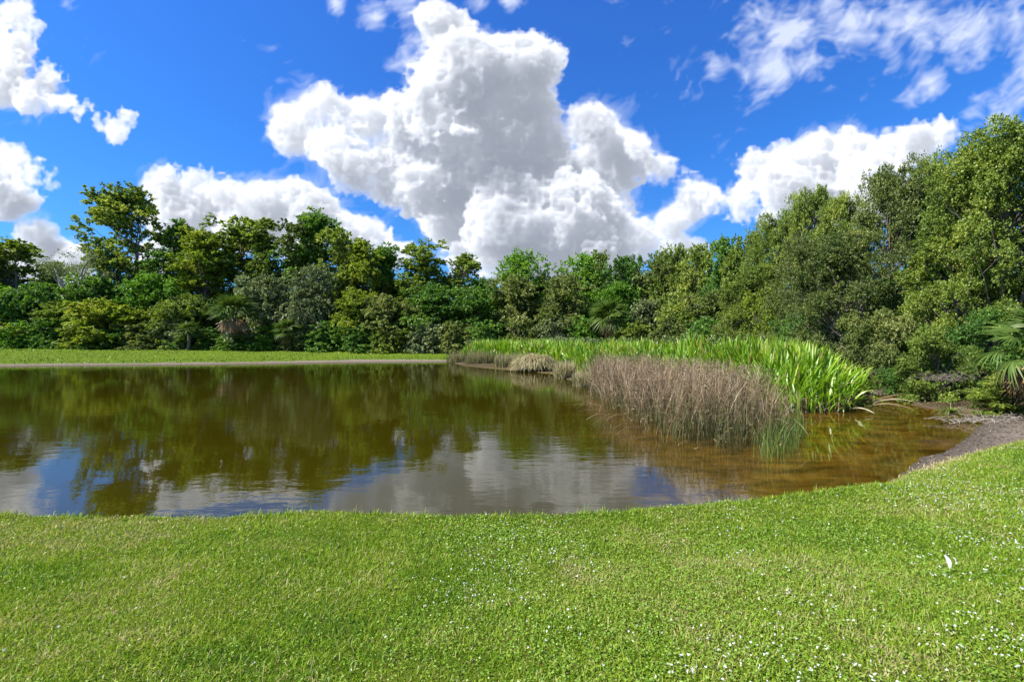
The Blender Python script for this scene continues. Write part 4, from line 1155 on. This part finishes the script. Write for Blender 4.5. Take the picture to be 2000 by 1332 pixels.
# bent stems lying on the water at the left foot of the rushes
pcs = []
for q in range(14):
    px = rr.uniform(1170, 1300); py = np.interp(px, [1150, 1200, 1300], [785, 822, 862]) + rr.uniform(-14, 4)
    x, y = P(px, py); a = rr.normal(3.3, .5); L = rr.uniform(.5, 1.1); k = 7; tt = np.linspace(0, 1, k)
    C = np.stack([x + math.cos(a) * tt * L, y + math.sin(a) * tt * L * .5, .02 + rr.uniform(.05, .22) * np.sin(tt * 3.14)], -1)
    pcs.append(tube(C, np.full(k, .005), 4, rr.uniform(.2, .8)))
V, fs, tn = merge(pcs)
tag(link('bent_stems', mesh_np('bent_stems', V, fs, tn), mat=m_dead), 'pale bent stems lying on the water at the left foot of the brown rushes', 'stems', kind='stuff')

# ------------------------------------------------------------------ palms
m_frond = leaf_mat('palm_frond', [(0, (.03, .075, .012)), (.5, (.075, .135, .020)), (1, (.16, .21, .04))], transl=.3, gloss=.02, patch=.3)
m_dfrond = leaf_mat('dead_frond', [(0, (.17, .09, .035)), (.5, (.31, .19, .085)), (1, (.45, .32, .18))], transl=.2, tc=(1, .9, .7), patch=.3)
def fan_mesh(name, seed, R, stem, nl=26, span=2.5, w=.035, droop=.35, shut=1.0):
    """petiole along +X then a fan of folded, drooping leaflets"""
    r_ = np.random.default_rng(seed)
    k = 6; s = np.linspace(0, 1, k)
    pts = np.stack([s * stem, 0 * s, .18 * stem * np.sin(s * 1.7) - .08 * stem * s ** 2], -1)
    pc = [tube(pts, .016 * (1 - .4 * s), 4, .7)]
    e = pts[-1]
    a = np.linspace(-span, span, nl) / 2 * 1.15 * shut
    k = 6; tt = np.linspace(0, 1, k)
    Lf = R * (1 - .22 * np.abs(a) / span * 2 * .5) * r_.uniform(.88, 1.08, nl)
    C = np.zeros((nl, k, 3))
    C[..., 0] = e[0] + np.cos(a)[:, None] * tt * Lf[:, None]
    C[..., 1] = e[1] + np.sin(a)[:, None] * tt * Lf[:, None]
    C[..., 2] = e[2] + .12 * R * np.abs(np.sin(a))[:, None] * tt - droop * (tt ** 2.2) * Lf[:, None] * r_.uniform(.7, 1.5, nl)[:, None]
    side = np.repeat(np.stack([-np.sin(a), np.cos(a), 0 * a], -1)[:, None], k, 1)
    W_ = w * np.array([.25, .8, 1, .85, .5, .08])[None] * np.ones((nl, 1))
    W_[:, 0] *= .6
    pc.append(ribbons(C, W_, side, np.clip(r_.normal(.5, .15, nl), 0, 1)))
    V, fs, tn = merge(pc)
    return mesh_np(name, V, fs, tn)
def palm(px, d, base_z, ch, tr, R, stem, nf, nd, label, seed, dead_scale=1.0, low=-.5, skirt_sp=1.0):
    r_ = random.Random(seed)
    x = at(px, d)
    e = empty('fan_palm', (x, d, base_z), 0)
    s = np.linspace(0, 1, 12)
    V, fs, tn = merge([tube(np.stack([.12 * np.sin(s * 2), 0 * s, s * ch], -1), tr * (1.15 - .2 * s) * (1 + .07 * (np.arange(12) % 2)), 9, .4)])
    link('trunk', mesh_np('trunk', V, fs, tn, smooth=True), e, m_bark)
    fm = [fan_mesh('frond', seed + i, R, stem, w=.03 * R / .9, droop=.3 + .15 * i) for i in range(3)]
    dm = [fan_mesh('dead_frond', seed + 20 + i, R * .85, stem * .6, w=.03 * R / .9, droop=.45 + .35 * i, shut=.45 + .2 * i, nl=16) for i in range(3)]
    tx = .12 * math.sin(2)
    for i in range(nf):
        o = link('frond', fm[i % 3], e, m_frond)
        u = (i + .5) / nf
        pitch = 1.35 - u * (1.35 - low) + r_.uniform(-.12, .12)
        o.location = (tx, 0, ch + .1)
        o.rotation_euler = (r_.uniform(-.5, .5), -pitch, i * 2.4 + r_.uniform(-.2, .2))
    for i in range(nd):
        o = link('dead_frond', dm[i % 3], e, m_dfrond)
        o.location = (tx, 0, ch - .1 - .3 * r_.random() * ch * .2)
        o.rotation_euler = (r_.uniform(-.7, .7), r_.uniform(.35, 1.35) * skirt_sp, i * 2.4 + r_.uniform(-.5, .5))
        o.scale = (dead_scale,) * 3
    tag(e, label, 'palm', 'fan palms of the woods')
palm(455, 60.5, gz(at(455, 60.5), 60.5), 4.5, .28, 1.9, 1.5, 30, 16, 'fan palm with a thick brown skirt of dead fronds in the left woods', 300, dead_scale=.95, low=.1, skirt_sp=.9)
palm(1188, 56, gz(at(1188, 56), 56), 4.4, .22, 1.8, 1.2, 24, 5, 'small drooping fan palm in the middle, behind the marsh plants', 310)
palm(560, 61, gz(at(560, 61), 61), 2.4, .2, 1.4, .9, 18, 3, 'low fan palm at the left foot of the round silvery bush', 320)
palm(368, 60.5, gz(at(368, 60.5), 60.5), 2.0, .2, 1.3, .9, 18, 0, 'low pale fan palm between the yellow-green bush and the skirted palm', 330)
palm(2035, 12.2, gz(at(2035, 12.2), 12.2) - .05, 1.85, .2, .75, .8, 22, 26, 'near fan palm at the right edge with drooping green and tan fronds', 340, dead_scale=1.0, low=-.7, skirt_sp=.75)

# ------------------------------------------------------------------ snag, twigs, debris
def snag(px, d, H, lean, label, seed, leafy=True):
    r_ = np.random.default_rng(seed); x = at(px, d)
    e = empty('dead_tree', (x, d, gz(x, d) - .1), 0)
    k = 10; s = np.linspace(0, 1, k)
    def limb(b, en, r0, kk=8):
        s = np.linspace(0, 1, kk)[:, None]
        L = np.linalg.norm(en - b)
        return b + (en - b) * s + r_.normal(0, .02 * L, (kk, 3)) * np.sin(s * 3.14) + np.array([0, 0, .05 * L]) * np.sin(s * 3.14), r0 * (1 - .75 * s[:, 0])
    b = np.zeros(3); top = np.array([lean, 0, H])
    pts, rad = limb(b, top, .42, 12); rad = rad * 1.0
    pc = [tube(pts, rad, 8, .95)]; tips = [top]
    for f, ddx, dz, rr0 in [(.45, 4.2, 6.2, .26), (.55, -2.2, 5.0, .18), (.62, 5.5, 6.0, .18), (.75, 1.6, 3.2, .14), (.8, -1.8, 2.0, .10), (.38, 2.6, 7.5, .2)]:
        b = pts[int(f * 11)]; en = b + np.array([ddx, r_.normal(0, 1), dz])
        pp, rd = limb(b, en, rr0); pc.append(tube(pp, rd, 6, .95)); tips.append(en)
        for q in range(3):
            b2 = pp[r_.integers(4, 7)]; e2 = b2 + r_.normal(0, 1, 3) * [1.1, .8, .5] + [0, 0, .9]
            p3, r3 = limb(b2, e2, rr0 * .3, 5); pc.append(tube(p3, r3, 4, .9)); tips.append(e2)
    V, fs, tn = merge(pc)
    link('trunk', mesh_np('trunk', V, fs, tn, smooth=True), e, m_bark)
    T_ = np.array(tips); m = 130
    C = np.repeat(T_, m, 0) + r_.normal(0, .55, (len(T_) * m, 3)) * [1.2, 1, .55]
    n = len(C); L = r_.uniform(.16, .32, n)
    V, fs, tn = leaves(C, norm(r_.normal(0, 1, (n, 3)) + [0, 0, -.3]), norm(r_.normal(0, .6, (n, 3)) + [0, 0, .7]), L, L * .5, np.clip(r_.normal(.4, .15, n), 0, 1))
    link('crown', mesh_np('crown', V, fs, tn), e, LEAF['grey'])
    tag(e, label, 'dead tree')
snag(158, 67, 11.6, -3.6, 'bare leaning grey trunk with a few thin leafy limbs at the left of the woods', 400)

def brush(name, px, py, z, spread, n, label, seed, tone=(.6, 1), up=.4, L=(.4, .9), r=.006, cat='brushwood'):
    r_ = np.random.default_rng(seed); x, y = P(px, py, z)
    pc = []
    for q in range(n):
        b = r_.normal(0, 1, 3) * [spread, spread * .5, .05]; b[2] = abs(b[2])
        a = r_.uniform(0, 6.28); ll = r_.uniform(*L); en = b + np.array([math.cos(a) * ll, math.sin(a) * ll * .7, r_.uniform(-.05, up) * ll])
        k = 6; s = np.linspace(0, 1, k)[:, None]
        pts = b + (en - b) * s + r_.normal(0, .045 * ll, (k, 3)) * np.sin(s * 3.14) + np.array([0, 0, .12 * ll]) * np.sin(s * 3.14)
        pts[:, 2] = np.maximum(pts[:, 2], .005)
        pc.append(tube(pts, r * r_.uniform(.6, 1.5) * (1 - .6 * s[:, 0]), 4, r_.uniform(*tone)))
    V, fs, tn = merge(pc)
    o = link(name, mesh_np(name, V, fs, tn), mat=m_bark); o.location = (x, y, max(gz(x, y), 0) if z < .3 else z)
    tag(o, label, cat)
brush('brush_pile', 1836, 745, .95, .35, 60, 'tangle of bare pale twigs under the light bush on the dark bank', 410, tone=(.1, .6), r=.006)
brush('brush_pile', 1892, 822, .08, .28, 40, 'curled roots and sticks on the mud where the dark bank meets the water', 411, r=.006, up=.25)
brush('brush_pile', 1975, 812, .2, .45, 40, 'scattered sticks on the dark bank below the near fan palm', 412, r=.007, up=.1)
brush('brush_pile', 1735, 772, .05, .3, 26, 'few pale sticks on the bank right of the near marsh plants', 413, r=.008, up=.2)

# strappy plant hanging over the dark bank
r_ = np.random.default_rng(55)
x0, y0 = P(1858, 792, .25); n = 70; tt = np.linspace(0, 1, 7); th = r_.uniform(0, 6.28, n)
a = 1.35 - r_.uniform(1.4, 2.9, n)[:, None] * tt[None]; L = r_.uniform(.4, .75, n)
st = np.stack([np.cos(a) * np.cos(th)[:, None], np.cos(a) * np.sin(th)[:, None], np.sin(a)], -1) * (L / 6)[:, None, None]
C = np.cumsum(st, 1) - st[:, :1]
side = np.repeat(np.stack([-np.sin(th), np.cos(th), 0 * th], -1)[:, None], 7, 1)
V, fs, tn = ribbons(C, .012 * np.array([.8, 1, 1, .9, .7, .45, .1])[None] * np.ones((n, 1)), side, r_.uniform(.2, .9, n))
o = link('strap_plant', mesh_np('strap_plant', V, fs, tn), mat=m_shoot); o.location = (x0, y0, gz(x0, y0) + .02)
tag(o, 'green strap-leaved plant drooping over the dark bank at the water', 'plant')

# leaf litter and small stones on the bank
x = r_.uniform(8, 20, 9000); y = r_.uniform(9.5, 22, 9000)
k = (poly_sd(x, y, POND) > .05) & (poly_sd(x, y, WOOD) < .3) & (poly_sd(x, y, MARSH) > 0); x, y = x[k], y[k]; n = len(x)
V, fs, tn = leaves(np.stack([x, y, ground_z(x, y) + .015], -1), norm(r_.normal(0, 1, (n, 3)) * [1, 1, .2]), norm(r_.normal(0, .35, (n, 3)) + [0, 0, 1]), r_.uniform(.03, .09, n), r_.uniform(.02, .05, n), r_.uniform(0, 1, n) ** 1.5)
tag(link('leaf_litter', mesh_np('leaf_litter', V, fs, tn), mat=m_dead), 'fallen brown leaves scattered on the dark bank under the right trees', 'leaf litter', kind='stuff')

# white feather standing in the turf
xf, yf = P(1855, 1114, .62)
for _ in range(4): xf, yf = P(1855, 1114, gz(xf, yf) + .02)
zf_ = gz(xf, yf)
r_ = np.random.default_rng(9)
k = 12; s = np.linspace(0, 1, k)
ax = np.stack([-.035 * s + .012 * np.sin(s * 3), 0 * s, .015 + .105 * s], -1)
shaft = tube(ax, .0011 * (1 - .8 * s), 5, .9)
wv_ = .0155 * np.sin(np.clip(s * 1.02, 0, 1) * math.pi) ** .55 + .001
V = []; F_ = []
for sg in (-1, 1):
    cc = np.stack([ax, ax + np.stack([sg * wv_ * .95, .25 * wv_ * sg, wv_ * .55], -1)], 1).reshape(-1, 3)
    F_.append(np.array([[2 * i, 2 * i + 1, 2 * i + 3, 2 * i + 2] for i in range(k - 1)]) + len(V) * 2 * k); V.append(cc)
vane = (np.concatenate(V), F_, np.linspace(.7, 1, len(V) * 2 * k))
m_white = leaf_mat('feather_white', [(0, (.6, .6, .58)), (1, (.86, .85, .84))], transl=.2, tc=(1, 1, 1), patch=.1, rnd=0)
fe = empty('white_feather', (xf, yf, zf_ + .02), -.6, (.95, .95, 1.0))
V2, fs2, tn2 = merge([shaft]); link('shaft', mesh_np('shaft', V2, fs2, tn2), fe, m_white)
V2, fs2, tn2 = merge([vane]); link('vane', mesh_np('vane', V2, fs2, tn2), fe, m_white)
tag(fe, 'white feather standing upright in the turf at the lower right', 'feather')
